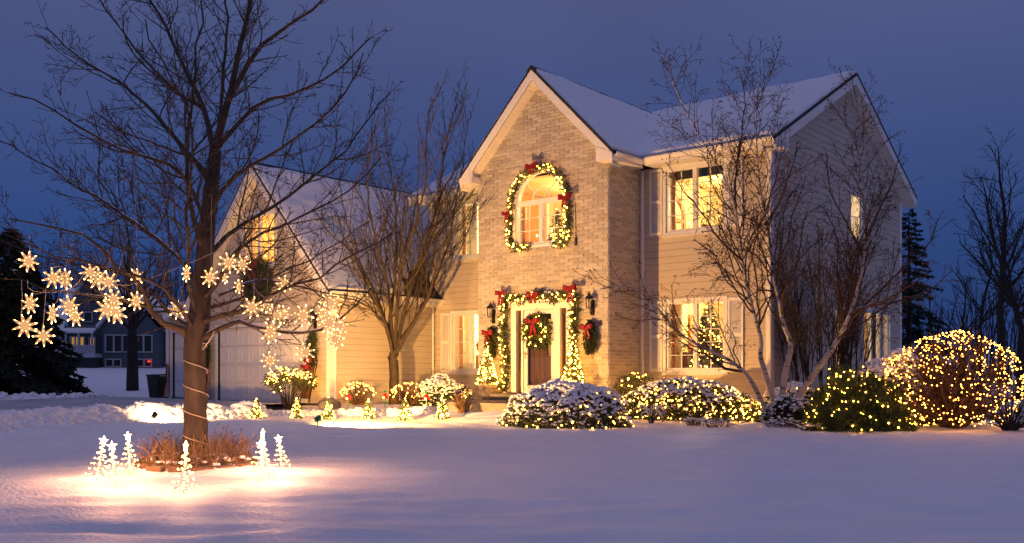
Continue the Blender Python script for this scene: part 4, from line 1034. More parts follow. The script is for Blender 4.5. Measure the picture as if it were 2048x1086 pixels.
# ================================================================== SHRUBS AND SNOW
def pnoise(P, s, seed): return np.array([noise.noise((p[0] * s + seed, p[1] * s, p[2] * s)) for p in P])
def bulbs_obj(P, r, parent, m=None, name='bulbs', cap=True):
    return MB().blobs(P, r, ICO0).obj(name, m or M['bulb'], parent, kind='stuff', smooth=True)
def dome(rng, n, zmin=-.15):
    z = rng.uniform(zmin, 1, n); a = rng.uniform(0, 6.283, n); r = np.sqrt(np.maximum(0, 1 - z * z)); return np.stack([r * np.cos(a), r * np.sin(a), z], 1)
def leafy_shrub(name, label, c, rx, ry, h, seed, leaf=M['evergreen'], nleaf=5000, ls=.05, snow=0, snow_r=(.025, .06), nb=0, lump=.16, rz=0, br=.016, needles=False, snow_pow=1.0, base=0.0, cat='shrub', light_label=None, zmin=-.1, snow_all=False):
    z0 = gz(c[0], c[1]) + base; t = thing(name, label, cat, (c[0], c[1], z0), rz=rz); rng = np.random.default_rng(seed)
    S = V3(rx, ry, h)
    def surf(n, zm=zmin):
        D = dome(rng, n, zm); f = 1 + lump * (pnoise(D, 2.2, seed) * 1.2 + pnoise(D, 5.5, seed + 9) * .7); return D, D * f[:, None] * S
    D, P = surf(nleaf); P = P * (1 - .45 * rng.random(nleaf)[:, None] ** 2.2); P[:, 2] = np.maximum(P[:, 2], .0)
    N = nrm(D / S * min(S))
    mb = MB()
    if needles: mb.needles(np.repeat(P, 2, 0), np.repeat(N, 2, 0) + V3(0, 0, .5), ls * rng.uniform(.7, 1.3, nleaf * 2), ls * .07, rng, .55)
    else: mb.leaves(P, N + V3(0, 0, .3), ls * rng.uniform(.7, 1.3, nleaf), rng, .55, .6)
    mb.obj('foliage', leaf, t)
    st = MB()
    for i in range(26):
        d = dome(rng, 1, .15)[0] * S * .85; st.tube([V3(d[0] * .12, d[1] * .12, -.05), d * V3(.5, .5, .45), d], [.016, .011, .004], 4)
    st.obj('stems', M['bark_dark'], t)
    if snow:
        D, P = surf(snow * 3, .02 if not snow_all else -.05); w = np.clip(D[:, 2] * 1.15 + .32 * pnoise(P, 3.5, seed + 4), 0, 1) ** snow_pow
        k = rng.random(len(P)) < w; P = P[k][:snow * 2]; n = len(P)
        sb = MB(); sb.blobs(P * 1.015 + V3(0, 0, .01), rng.uniform(*snow_r, n) * (.7 + .6 * P[:, 2] / h), ICO1, .55, rng, .13); sb.obj('snow_cap', M['snow_lump'], t, smooth=True, kind='stuff')
    if nb:
        ls_ = thing('light_string', light_label, 'light string', (c[0], c[1], z0), rz=rz)
        D, P = surf(nb, max(zmin, -.02)); P = P * 1.03; P[:, 2] = np.maximum(P[:, 2], .03); bulbs_obj(P, br * rng.uniform(.6, 1.3, nb), ls_)
        wm = MB(); o = np.lexsort((P[:, 0], (P[:, 2] / h * 6).astype(int)))
        for a, b in zip(o[:-1], o[1:]):
            if np.linalg.norm(P[a] - P[b]) < .5: wm.tube([P[a], (P[a] + P[b]) / 2 * .97, P[b]], .003, 3, False)
        wm.obj('wire', M['bin_plastic'], ls_, kind='stuff')
    return t
p = atz(1125, 848, -.2)
leafy_shrub('yew_shrub', 'low rounded evergreen shrub thick with snow in front of the door', (1.15, -3.3), 1.38, 1.15, .86, 81, nleaf=13000, ls=.06, snow=1300, snow_r=(.02, .05), nb=210, br=.0135, light_label='warm light string on the snow-capped rounded shrub before the door', snow_pow=1.1)
leafy_shrub('yew_hedge', 'long snowy evergreen hedge glowing with lights below the living room window', (2.3, -.15), 1.75, .80, .86, 82, nleaf=17000, ls=.06, snow=1000, snow_r=(.018, .042), nb=680, br=.0130, light_label='dense warm light string on the long hedge under the living room window', lump=.12, snow_pow=1.25, cat='hedge')
leafy_shrub('boxwood_shrub', 'dark green shrub with a few lights against the brick corner', (.45, .55), .75, .6, .98, 83, nleaf=4000, ls=.05, nb=60, light_label='sparse lights on the dark shrub against the brick corner')
leafy_shrub('yew_shrub', 'small snowy evergreen right behind the birch trunks', (4.55, .55), .85, .6, .72, 84, nleaf=4500, ls=.06, snow=260, nb=60, light_label='lights on the small evergreen behind the birch trunks')
leafy_shrub('juniper_shrub', 'dark low evergreen with snow flecks at the foot of the birch clump', (4.85, -.45), .62, .45, .52, 85, leaf=M['evergreen_dark'], nleaf=3200, ls=.06, snow=160, snow_r=(.02, .04))
leafy_shrub('mugo_pine', 'bushy green pine with scattered lights between birch and round shrub', (6.40, -1.05), .92, .82, .98, 86, leaf=M['pine'], nleaf=11000, ls=.13, needles=True, nb=165, br=.0125, light_label='scattered lights on the bushy green pine beside the round shrub', lump=.38)
leafy_shrub('snowy_shrub', 'snow-topped evergreen shrub with lights behind the bushy pine', (6.65, .35), .85, .7, 1.28, 87, nleaf=6000, ls=.06, snow=330, snow_r=(.03, .07), nb=110, light_label='lights on the snow-topped evergreen behind the bushy pine', lump=.2)
leafy_shrub('spreading_yew', 'wide snowy evergreen mound with lights left of the porch', (-5.0, -.85), .98, .72, .72, 88, nleaf=6500, ls=.06, snow=520, snow_r=(.02, .045), nb=130, br=.017, light_label='lights on the wide snowy mound left of the porch')
# rhododendron with bare lower stems by the garage door
def rhodo():
    c = (-8.15, -3.45); z0 = gz(*c); t = thing('rhododendron_shrub', 'open leggy evergreen shrub with lights and snow in front of the garage door', 'shrub', (c[0], c[1], z0)); rng = np.random.default_rng(89)
    st = MB(); tips = []
    for i in range(46):
        a = rng.uniform(0, 6.28); e = rng.uniform(.1, 1) ** .6; r = .66 * e; zt = .50 + .62 * math.sqrt(max(.05, 1 - (e * .95) ** 2)) * rng.uniform(.8, 1.05); tip = V3(r * math.cos(a), r * math.sin(a), zt)
        st.tube([V3(.1 * math.cos(a), .1 * math.sin(a), -.05), tip * V3(.45, .45, .5), tip], [.014, .010, .006], 4); tips.append(tip)
    st.obj('stems', M['bark_mid'], t); tips = np.array(tips)
    lf = MB(); P = np.repeat(tips, 34, 0) + rng.normal(0, .07, (len(tips) * 34, 3)); P[:, 2] -= .05; N = P - np.repeat(tips, 34, 0); lf.leaves(P, N + V3(0, 0, -.02), rng.uniform(.07, .12, len(P)), rng, .4, .3); lf.obj('foliage', M['leaf_green'], t)
    MB().blobs(tips[tips[:, 2] > .75] + V3(0, 0, .07), rng.uniform(.03, .065, (tips[:, 2] > .75).sum()), ICO1, .45, rng, .15).obj('snow_cap', M['snow_lump'], t, smooth=True, kind='stuff')
    ls_ = thing('light_string', 'lights on the leggy evergreen in front of the garage door', 'light string', (c[0], c[1], z0)); P = np.repeat(tips, 3, 0) + rng.normal(0, .09, (len(tips) * 3, 3)); bulbs_obj(P, .016, ls_)
    wm = MB(); [wm.tube([P[i], P[i+1]], .003, 3, False) for i in range(0, len(P) - 1) if np.linalg.norm(P[i] - P[i+1]) < .4]; wm.obj('wire', M['bin_plastic'], ls_, kind='stuff')
rhodo()
# twiggy deciduous shrubs with lights
def twig_shrub(name, label, light_label, c, rx, h, seed, nstem, nb, m='twig_tan', br=.017, inner=.3, fan=1.0, dens=(4, 6), shell=True, zmin=.0, cz=.5, rmin=.0045):
    z0 = gz(*c); t = thing(name, label, 'shrub', (c[0], c[1], z0)); rng = np.random.default_rng(seed)
    Gs = Grow(seed, maxlvl=2, dens=dens, ratio=(.30, .4), rmin=rmin, start=.3, ang=(30, 36), up=(.02, .02), wander=(.1, .16), seg=(.22, .12), opp=False, k=(5, 3, 3), minlen=.06)
    def shellp(n, zm):
        D = dome(rng, n, zm); f = 1 + .05 * pnoise(D, 4, seed); return D * f[:, None] * V3(rx, rx, h * (1 - cz)) + V3(0, 0, h * cz)
    tips = shellp(nstem, -.8); tips[:, 2] = np.maximum(tips[:, 2], .08)
    for q in tips:
        k = rng.uniform(.8, .97); q = q * V3(k, k, 1); a = V3(q[0] * .12, q[1] * .12, -.06) + V3(*rng.normal(0, .04, 2), 0); mid_ = V3(q[0] * .42, q[1] * .42, max(.05, q[2] * .42 + .02))
        Q, R = smooth_path([a, mid_, q], [.017, .012, .004], 9); Gs.limb(Q, R * rng.uniform(.6, 1.2), 0)
    Gs.mb.obj('branches', M[m], t)
    if nb:
        ls_ = thing('light_string', light_label, 'light string', (c[0], c[1], z0)); P = shellp(nb, zmin); P = P + rng.normal(0, .012, P.shape); P[:, 2] = np.maximum(P[:, 2], .05); bulbs_obj(P, br * rng.uniform(.6, 1.3, nb), ls_, M['bulb_net'])
        wm = MB(); o = np.lexsort((np.arctan2(P[:, 1], P[:, 0]), (P[:, 2] / h * 14).astype(int)))
        for a, b in zip(o[:-1], o[1:]):
            if np.linalg.norm(P[a] - P[b]) < .45: wm.tube([P[a], P[b]], .0028, 3, False)
        wm.obj('wire', M['bin_plastic'], ls_, kind='stuff')
    return t
twig_shrub('round_shrub', 'large bare globe-shaped shrub covered in net lights near the right edge', 'dense net lights wrapped over the large globe-shaped shrub', (7.93, .05), 1.24, 1.80, 91, 230, 1000, br=.0112, zmin=-.80, cz=.46, dens=(6, 7))
twig_shrub('bare_shrub', 'small bare brown shrub at the right edge beyond the round shrub', None, (9.0, -.35), .62, .85, 92, 60, 0, m='bark_dark')
twig_shrub('barberry_shrub', 'low brown twiggy shrub with amber lights against the garage side wall', 'amber lights on the low brown shrub by the garage side wall', (-6.75, -2.2), .52, .62, 93, 90, 55, br=.018, zmin=.05, cz=.35)
twig_shrub('barberry_shrub', 'orange-brown twiggy shrub with lights left of the snowy mound', 'lights on the orange-brown shrub beside the snowy mound', (-5.25, -1.75), .50, .62, 94, 90, 55, br=.018, zmin=.05, cz=.35)
twig_shrub('bare_shrub', 'small leafless shrub at the porch edge behind the snowy rounded shrub', None, (-2.35, -2.75), .30, .55, 95, 40, 0, m='twig_tan')
# mugo lower stems
# low snow-dusted clumps along the bed edge
def grass_clump(name, label, c, r, h, n, seed, m, snow, cat='plant', arch=.8):
    z0 = gz(*c); t = thing(name, label, cat, (c[0], c[1], z0)); rng = np.random.default_rng(seed); mb = MB(); sn = MB()
    for i in range(n):
        a = rng.uniform(0, 6.28); L = rng.uniform(.6, 1); d = V3(math.cos(a), math.sin(a), 0)
        P = [V3(0, 0, -.02) + d * .03, d * r * L * .35 + V3(0, 0, h * L), d * r * L * .75 + V3(0, 0, h * L * (1 - arch * .15)), d * r * L + V3(0, 0, h * L * (1 - arch * rng.uniform(.6, 1.1)))]
        Q, R = smooth_path(P, [.008, .009, .007, .003], 9); mb.tube(Q, R, 4)
        if rng.random() < snow: sn.tube(Q[2:8] + V3(0, 0, .012), [.004, .012, .014, .014, .010, .004], 5)
    mb.obj('leaves', M[m], t)
    if sn.n: sn.obj('snow_cap', M['snow_lump'], t, smooth=True, kind='stuff')
grass_clump('yucca_plant', 'arching snow-laden strappy plant in front of the hedge', (2.30, -1.75), .52, .40, 20, 101, 'evergreen_dark', .7)
def low_clump(name, label, c, r, h, seed, m='dry_dark'):
    z0 = gz(*c); t = thing(name, label, 'plant', (c[0], c[1], z0)); rng = np.random.default_rng(seed); st = MB(); sn = MB()
    for i in range(46):
        a = rng.uniform(0, 6.28); q = rng.random() ** .5; p = V3(math.cos(a), math.sin(a), 0) * q * r; tip = p * 1.15 + V3(rng.normal(0, .03), rng.normal(0, .03), h * rng.uniform(.4, 1)); st.tube([p * .7 + V3(0, 0, -.02), tip], [.007, .004], 3)
        if rng.random() < .7: sn.blobs([tip], rng.uniform(.018, .045), ICO0, .5, rng, .2)
    st.obj('stems', M[m], t); sn.obj('snow_cap', M['snow_lump'], t, smooth=True, kind='stuff')
low_clump('heather_clump', 'snow-dusted low clump in front of the right end of the hedge', (3.9, -1.75), .32, .17, 102)
low_clump('heather_clump', 'snow-dusted low clump at the foot of the birch trunks', (5.0, -1.3), .38, .20, 103)
low_clump('heather_clump', 'snow-dusted low clump between birch and bushy pine', (5.85, -1.75), .26, .14, 104)
low_clump('heather_clump', 'brown low clump in the snow under the middle of the hedge', (3.2, -1.45), .26, .16, 105)

# ---------- snow banks along the driveway and walk
def bank(name, label, path, w, h, seed, n=900, lump=(.05, .16)):
    rng = np.random.default_rng(seed); Q, _ = smooth_path([V3(x, y, 0) for x, y in path], np.ones(len(path)), 60); mb = MB()
    s = rng.uniform(0, 59, n); i = s.astype(int); P = Q[i] + (Q[np.minimum(i + 1, 59)] - Q[i]) * (s - i)[:, None]
    off = rng.normal(0, .42, n); T = nrm(Q[np.minimum(i + 1, 59)] - Q[np.maximum(i - 1, 0)]); Nn = np.stack([-T[:, 1], T[:, 0], 0 * T[:, 0]], 1)
    P = P + Nn * (off * w)[:, None]; hh = h * np.exp(-(off / .5) ** 2) * (.75 + .5 * np.array([noise.noise((x * .3, seed, 0)) for x in s]))
    r = rng.uniform(*lump, n) * (.6 + .8 * hh / h); P[:, 2] = ground_z(P[:, 0], P[:, 1]) + np.maximum(0, hh) - r * .45 + rng.normal(0, .02, n)
    mb.blobs(P, r, ICO1, .75, rng, .14)
    # body
    m_ = 15; us = np.linspace(-1.25, 1.25, m_); W_ = np.zeros((60, m_, 3))
    for a in range(60):
        t_ = nrm(Q[min(a + 1, 59)] - Q[max(a - 1, 0)]); nn = V3(-t_[1], t_[0], 0); e = min(1, min(a, 59 - a) / 6)
        for b, u in enumerate(us):
            q = Q[a] + nn * u * w; z = gz(q[0], q[1]) - .06 + e * h * math.exp(-(u / .55) ** 2) * (.8 + .5 * noise.noise((a * .3, u * 1.5, seed))) + .05 * noise.noise((q[0] * 3, q[1] * 3, seed)); W_[a, b] = (q[0], q[1], z)
    ix = np.arange(60 * m_).reshape(60, m_); mb.add(W_, np.stack([ix[:-1, :-1], ix[1:, :-1], ix[1:, 1:], ix[:-1, 1:]], -1).reshape(-1, 4))
    o = mb.obj(name, M['snow_lump'], smooth=True, kind='stuff'); o['label'] = label; o['category'] = 'snow'
bank('snow_bank', 'ploughed snow heaped along the near edge of the driveway', [(-7.5, -4.9), (-8.1, -7), (-8.1, -9), (-7.5, -11), (-6.9, -12.8), (-6.4, -15.5)], 1.0, .36, 111, 2200, (.05, .19))
bank('snow_bank', 'lumpy shovelled snow along the front walk', [(-8.0, -4.6), (-6.6, -4.0), (-5.2, -3.5), (-3.9, -3.2), (-3.3, -2.9)], .45, .14, 112, 520, (.04, .10))
bank('snow_bank', 'low snow ridge along the far edge of the driveway', [(-19.9, -2.5), (-20.1, -6), (-20.3, -10), (-20.4, -15), (-20.4, -22)], .6, .16, 113, 500, (.05, .12))

# ================================================================== HOLIDAY DECORATIONS
def needle_path(path, r, n, rng, L=.09, m=None, parent=None, name='needles'):
    P = np.asarray(path, float); t = np.concatenate([[0], np.cumsum(np.linalg.norm(np.diff(P, axis=0), axis=1))]); s = rng.uniform(0, t[-1], n)
    C = np.stack([np.interp(s, t, P[:, k]) for k in range(3)], 1); D = rng.normal(0, 1, (n, 3)); D = nrm(D); i = np.clip(np.searchsorted(t, s) - 1, 0, len(P) - 2); T = nrm(P[i + 1] - P[i]); D = nrm(D - T * (D * T).sum(1, keepdims=True) * .8)
    mb = MB(); mb.leaves(C + D * r * rng.uniform(.1, 1, n)[:, None], D + T * .5, L * rng.uniform(.6, 1.2, n), rng, .28, .45); mb.tube(P, r * .35, 6); return mb.obj(name, m or M['evergreen'], parent)
def path_bulbs(path, r, n, rng, parent, br=.016, out=None):
    P = np.asarray(path, float); t = np.concatenate([[0], np.cumsum(np.linalg.norm(np.diff(P, axis=0), axis=1))]); s = (np.arange(n) + rng.uniform(.2, .8, n)) / n * t[-1]
    C = np.stack([np.interp(s, t, P[:, k]) for k in range(3)], 1); D = nrm(rng.normal(0, 1, (n, 3)) + (out * 1.3 if out is not None else 0)); return bulbs_obj(C + D * r, br, parent)
def bow(parent, c, size, U=V3(1, 0, 0), N=V3(0, -1, 0), tails=1.0, m=None, tilt=0.0):
    mb = MB(); c = np.asarray(c, float)
    def strip(pts, widths, wdir, th=.006):
        V = []
        for p, w in zip(pts, widths): V += [p - wdir * w / 2, p + wdir * w / 2]
        n = len(pts); V = np.array(V); Q = [(2*i, 2*i+1, 2*i+3, 2*i+2) for i in range(n - 1)]; V2 = V + N * th
        mb.add(np.concatenate([V, V2]), Q + [(2*n + a, 2*n + d, 2*n + c_, 2*n + b) for a, b, c_, d in Q] + [(2*i, 2*i+2, 2*n+2*i+2, 2*n+2*i) for i in range(n-1)] + [(2*i+1, 2*n+2*i+1, 2*n+2*i+3, 2*i+3) for i in range(n-1)])
    for s in (-1, 1):
        t = np.linspace(0, 2 * math.pi, 15); pts = [c + U * s * size * .30 * (1 - math.cos(x)) + N * (size * .17 * math.sin(x) + size * .16) + UPV * (size * .14 * math.sin(x / 2)) for x in t]
        strip(pts, [size * .46 * (.3 + .7 * math.sin(x / 2)) for x in t], UPV)
        if tails:
            t = np.linspace(0, 1, 8); strip([c + U * s * size * (.05 + .20 * x) + N * size * (.10 + .05 * math.sin(x * 6)) - UPV * x * size * 1.0 * tails for x in t], [size * (.16 + .08 * x) for x in t], nrm(U + UPV * s * .15))
    V, F = ICO1; mb.add(V * V3(.10, .10, .12) * size + c + N * size * .18, None, F)
    return mb.obj('bow', m or M['red'], parent)

# garland over and beside the door
rng = np.random.default_rng(120)
dg = thing('door_garland', 'lit evergreen garland with three red bows framing the front door', 'garland')
xl, xr, zt = -3.26, -.98, 2.86; f = -.13
gp = [(xl - .02, f, .42), (xl + .03, f, 1.1), (xl - .03, f, 1.8), (xl, f, 2.5), (xl + .05, f, zt + .02), (xl + .6, f - .03, zt - .04), (GAX - .02, f, zt + .06), (xr - .6, f - .03, zt - .04), (xr, f, zt + .04), (xr + .02, f, 2.4), (xr - .03, f, 1.7), (xr + .03, f, 1.1), (xr, f, .45)]
Q, _ = smooth_path([V3(*p) for p in gp], np.ones(len(gp)), 80)
needle_path(Q, .115, 3000, rng, .11, M['evergreen'], dg); path_bulbs(Q, .13, 120, rng, dg, .0165, V3(0, -1, 0))
bow(dg, (xl - .0, f - .13, zt + .14), .28); bow(dg, (GAX - .0, f - .13, zt + .02), .32, tails=.55); bow(dg, (xr + .02, f - .13, zt + .14), .33)
snb = MB(); snb.blobs([V3(GAX - .08, f - .12, zt + .14), V3(GAX + .3, f, zt + .13), V3(GAX + .42, f, zt + .12), V3(GAX - .13, f - .2, zt + .04)], [.05, .06, .05, .04], ICO1, .5); snb.obj('snow_cap', M['snow_lump'], dg, smooth=True, kind='stuff')
MB().blobs(Q[::9] + V3(.02, -.12, 0), .04, ICO1, 1.3).obj('cones', M['dry_dark'], dg, kind='stuff')
# garland round the arched window
wg = thing('window_garland', 'lit evergreen garland with red bows round the arched upstairs window', 'garland')
f = -.11; ap_ = [V3(-2.38, f, 4.22), V3(-2.75, f, 4.20), V3(-3.02, f, 4.25), V3(-3.08, f, 4.55), V3(-3.06, f, 5.0), V3(-3.06, f, 5.35)] + [V3(ARX + .92 * math.cos(R_(a)), f, ARC[3] - .04 + .90 * math.sin(R_(a))) for a in range(165, 10, -15)] + [V3(-1.20, f, 5.30), V3(-1.19, f, 4.9), V3(-1.20, f, 4.5), V3(-1.22, f, 4.25), V3(-1.45, f, 4.18), V3(-1.64, f, 4.24)]
Q, _ = smooth_path(ap_, np.ones(len(ap_)), 90); needle_path(Q, .095, 2600, rng, .10, M['evergreen'], wg); path_bulbs(Q, .10, 95, rng, wg, .017, V3(0, -1, 0))
bow(wg, (ARX - .1, f - .12, ARC[3] + .86), .32, tails=.5); bow(wg, (-3.08, f - .12, 5.1), .24, tails=.9); bow(wg, (-1.15, f - .12, 5.30), .32, tails=.7)
MB().tube([V3(-.98, -.03, 5.2), V3(-.97, -.03, 4.3)], .008, 5).obj('cable', M['black_plastic'], wg); pbox('plug', (-1.0, -.05, 4.12), (-.94, -.018, 4.32), M['black_plastic'], wg)
# wreath helper
def wreath(name, label, c, R, r, seed, nb, bw, N=V3(0, -1, 0), U=V3(1, 0, 0), br=.016, hang=0, nn=1500, snow=False, bowpos=1.0):
    t = thing(name, label, 'wreath'); rng = np.random.default_rng(seed); c = np.asarray(c, float); a = np.linspace(0, 2 * math.pi, 33); P = [c + U * R * math.cos(x) + UPV * R * math.sin(x) for x in a]
    needle_path(P, r, nn, rng, r * .95, M['evergreen'], t)
    if nb: path_bulbs(P, r * .9, nb, rng, t, br, N)
    if bw: bow(t, c + UPV * R * bowpos + N * r * .9, bw, U, N)
    if hang: MB().tube([c + UPV * R, c + UPV * (R + hang)], .006, 5).obj('hanger', M['wire'], t)
    if snow: MB().blobs([c + UPV * (R + r * .8) + U * x * R + N * r * .2 - UPV * abs(x) * R * .35 for x in (-.35, 0, .3, .6)], .05, ICO1, .5).obj('snow_cap', M['snow_lump'], t, smooth=True, kind='stuff')
    return t
wreath('door_wreath', 'lit round evergreen wreath with red bow hanging on the front door', (-2.16, -.12, 1.98), .30, .15, 121, 34, .34, hang=.32, br=.017, bowpos=.8)
wreath('gable_wreath', 'unlit evergreen wreath with red bow high on the garage gable', (-10.62, GY - .14, 3.62), .46, .17, 122, 0, .40, nn=2200, snow=True)
# swags under the lanterns and the lanterns
def swag(label, c, h, seed, N=V3(0, -1, 0), U=V3(1, 0, 0), bowz=.72, bs=.30, down=False):
    t = thing('evergreen_swag', label, 'swag', (0, 0, 0), 'evergreen swags hung below the wall lanterns'); rng = np.random.default_rng(seed); c = np.asarray(c, float)
    n = 900; s = rng.random(n); w = .17 * np.sin(np.pi * np.clip(s * .95 + .05, 0, 1)) ** .8 + .02; D = nrm(rng.normal(0, 1, (n, 3)) * V3(1, 1, .2)); D = np.where((D @ N)[:, None] < 0, D - 2 * (D @ N)[:, None] * N, D)
    mb = MB(); mb.leaves(c + UPV * ((s - .5) * h)[:, None] + D * w[:, None] * rng.uniform(.2, 1, n)[:, None], D * .6 - UPV, rng.uniform(.08, .15, n), rng, .28, .35); mb.tube([c - UPV * h * .45, c + UPV * h * .5], .03, 5); mb.obj('needles', M['evergreen'], t)
    bow(t, c + N * .15 + UPV * h * (bowz - .5), bs, U, N, tails=.9)
swag('narrow evergreen swag with red bow below the lantern left of the door', (-3.72, -.10, 1.78), .80, 131)
swag('narrow evergreen swag with red bow below the lantern right of the door', (-.46, -.10, 1.84), .80, 132)
swag('hanging evergreen swag with red bow beside the big garage door', (-8.06, GY - .12, 1.62), .95, 133, bowz=.08, bs=.26)
swag('evergreen swag beside the trunk, between the two garage doors', (-13.35, GY - .12, 1.55), .85, 134, bowz=.1, bs=.22)
def lantern(label, c, N=V3(0, -1, 0), s=1.0):
    t = thing('wall_lantern', label, 'lantern', c, 'coach lanterns fixed to the walls')
    o = MB(); o.box(V3(-.05, -.035, -.28) * s, V3(.05, 0, .10) * s); o.obj('back_plate', M['dark_metal'], t)
    o = MB(); o.tube([V3(0, -.03, -.20) * s, V3(0, -.12, -.24) * s, V3(0, -.15, -.14) * s], .013 * s, 6); o.obj('arm', M['dark_metal'], t)
    o = MB(); cc = V3(0, -.15, 0) * s
    for a in range(6): x = V3(math.cos(a * 1.047), math.sin(a * 1.047), 0); o.bar(cc + x * .075 * s + V3(0, 0, -.10) * s, cc + x * .095 * s + V3(0, 0, .13) * s, .012 * s)
    for z, r in ((-.11, .08), (.13, .10)): o.lathe([(r * s, (z - .008) * s), (r * s, (z + .008) * s), (.001, (z + .008) * s)], cc, 6); o.lathe([(.001, (z - .008) * s), (r * s, (z - .008) * s)], cc, 6)
    o.obj('cage', M['dark_metal'], t)
    o = MB(); o.lathe([(.072 * s, -.10 * s), (.088 * s, .125 * s)], cc, 6); o.obj('glass', M['glass'], t)
    o = MB(); o.lathe([(.115 * s, .14 * s), (.06 * s, .20 * s), (.035 * s, .21 * s), (.045 * s, .235 * s), (.02 * s, .26 * s), (.008 * s, .30 * s), (.001, .32 * s)], cc, 8); o.obj('roof_cap', M['dark_metal'], t)
    o = MB(); o.lathe([(.04 * s, -.12 * s), (.02 * s, -.16 * s), (.001, -.18 * s)], cc, 8); o.tube([cc + V3(0, 0, -.1) * s, cc + V3(0, 0, .03) * s], .014 * s, 6); o.obj('candle', M['wire'], t)
lantern('black coach lantern on brick left of the front door', (-3.72, -.02, 2.52)); lantern('black coach lantern on brick right of the front door', (-.46, -.02, 2.62)); lantern('black coach lantern beside the big garage door', (-8.06, GY - .032, 2.42))

# potted lit trees at the door, small lit evergreens by the walk
def cone_tree(name, label, c, z, h, r, seed, nb, br=.016, cat='lit tree', group=None, nl=1500, ls=.07, light=True, leafm=None, kx=1.0):
    t = thing(name, label, cat, (c[0], c[1], z), group); rng = np.random.default_rng(seed); s = 1 - np.sqrt(rng.random(nl)); a = rng.uniform(0, 6.28, nl); R = r * (1 - s) ** .9 * rng.uniform(.35, 1.08, nl); D = np.stack([np.cos(a), np.sin(a), 0 * a], 1)
    P = D * R[:, None]; P[:, 2] = s * h; mb = MB(); mb.leaves(P, D + V3(0, 0, .55), ls * rng.uniform(.6, 1.3, nl), rng, .32, .4); mb.obj('foliage', leafm or M['evergreen'], t)
    MB().tube([(0, 0, -.05), (0, 0, h)], [.02, .006], 5).obj('stem', M['bark_dark'], t)
    s = 1 - np.sqrt(rng.random(nb) * .97); a = rng.uniform(0, 6.28, nb); D = np.stack([np.cos(a), np.sin(a), 0 * a], 1); P = D * (r * (1 - s) ** .9 * 1.03)[:, None]; P[:, 2] = s * h + .02; P = np.concatenate([P, [[0, 0, h + .02]]]); bulbs_obj(P, br * rng.uniform(.85, 1.15, nb + 1), t); return t
def urn(label, c, z):
    t = thing('urn', label, 'urn', (c[0], c[1], z)); k = 28; a = np.arange(k) * 2 * math.pi / k; prof = [(.12, 0), (.14, .03), (.13, .05), (.16, .10), (.19, .20), (.18, .27), (.21, .31), (.23, .33), (.23, .37), (.19, .38), (.17, .34)]
    V = [];
    for r, zz in prof: V += [((r + (.006 if j % 2 and .06 < zz < .29 else 0)) * math.cos(x), (r + (.006 if j % 2 and .06 < zz < .29 else 0)) * math.sin(x), zz) for j, x in enumerate(a)]
    n = len(prof); Q = [(i * k + j, i * k + (j + 1) % k, (i + 1) * k + (j + 1) % k, (i + 1) * k + j) for i in range(n - 1) for j in range(k)]; MB().add(V, Q).obj('bowl', M['pot'], t)
    MB().lathe([(.175, .345), (.001, .35)], k=16).obj('soil', M['seed'], t)
    MB().blobs([V3(-.10, -.05, .38), V3(.02, -.10, .39), V3(.10, .02, .385)], [.10, .09, .10], ICO1, .45).obj('snow_cap', M['snow_lump'], t, smooth=True, kind='stuff')
urn('ribbed stone urn on the porch left of the door', (-3.5, -.55), .20); cone_tree('potted_evergreen', 'lit cone evergreen in the ribbed urn left of the front door', (-3.5, -.55), .56, 1.12, .30, 141, 95, .018)
urn('ribbed stone urn right of the door behind the snowy shrub', (-.72, -.5), .20); cone_tree('potted_evergreen', 'lit cone evergreen in an urn right of the front door', (-.72, -.5), .56, 1.20, .30, 142, 95, .018)
for i, (x, y, lab) in enumerate([(513, 836, 'small lit evergreen in the snow, first from the maple trunk'), (593, 837, 'small lit evergreen in the snow in front of the leggy shrub'), (657, 838, 'small lit evergreen in the snow above the green floodlight'), (737, 838, 'small lit evergreen in the snow between the vase-shaped tree and green floodlight'), (810, 840, 'small lit evergreen in the snow before the orange-brown shrub'), (885, 841, 'small lit evergreen in the snow nearest the porch step')]):
    p = atz(x, y, -.185); cone_tree('small_evergreen', lab, p, gz(p[0], p[1]) + .0, .46 + .03 * (i % 3), .16, 150 + i, 42, .0165, group='small lit evergreens along the front walk', nl=700, ls=.06)

# red bell path lights
for i, (x, y, b, lab) in enumerate([(697, 795, 24.2, 'red bell path light in front of the low brown shrub'), (770, 796, 24.6, 'red bell path light beside the vase-shaped tree trunk'), (853, 798, 23.6, 'red bell path light before the orange-brown shrub')]):
    p = atd(x, y, b); z = gz(p[0], p[1]); t = thing('bell_light', lab, 'path light', (p[0], p[1], z), 'red bell path lights'); hz = max(.30, p[2] - z)
    MB().tube([(0, .0, -.05), (0, 0, hz + .16)], .011, 6).obj('stake', M['green_plastic'], t)
    MB().lathe([(.10, hz - .05), (.085, hz - .03), (.06, hz + .05), (.04, hz + .09), (.001, hz + .10)], k=14).obj('bell', M['red_plastic'], t, smooth=True)
    MB().blobs([V3(.035, -.08, hz - .02)], .022, ICO1).obj('bulb', M['bulb'], t)
    MB().box(V3(-.04, -.01, hz + .12), V3(.04, .01, hz + .15)).obj('hook', M['green_plastic'], t)

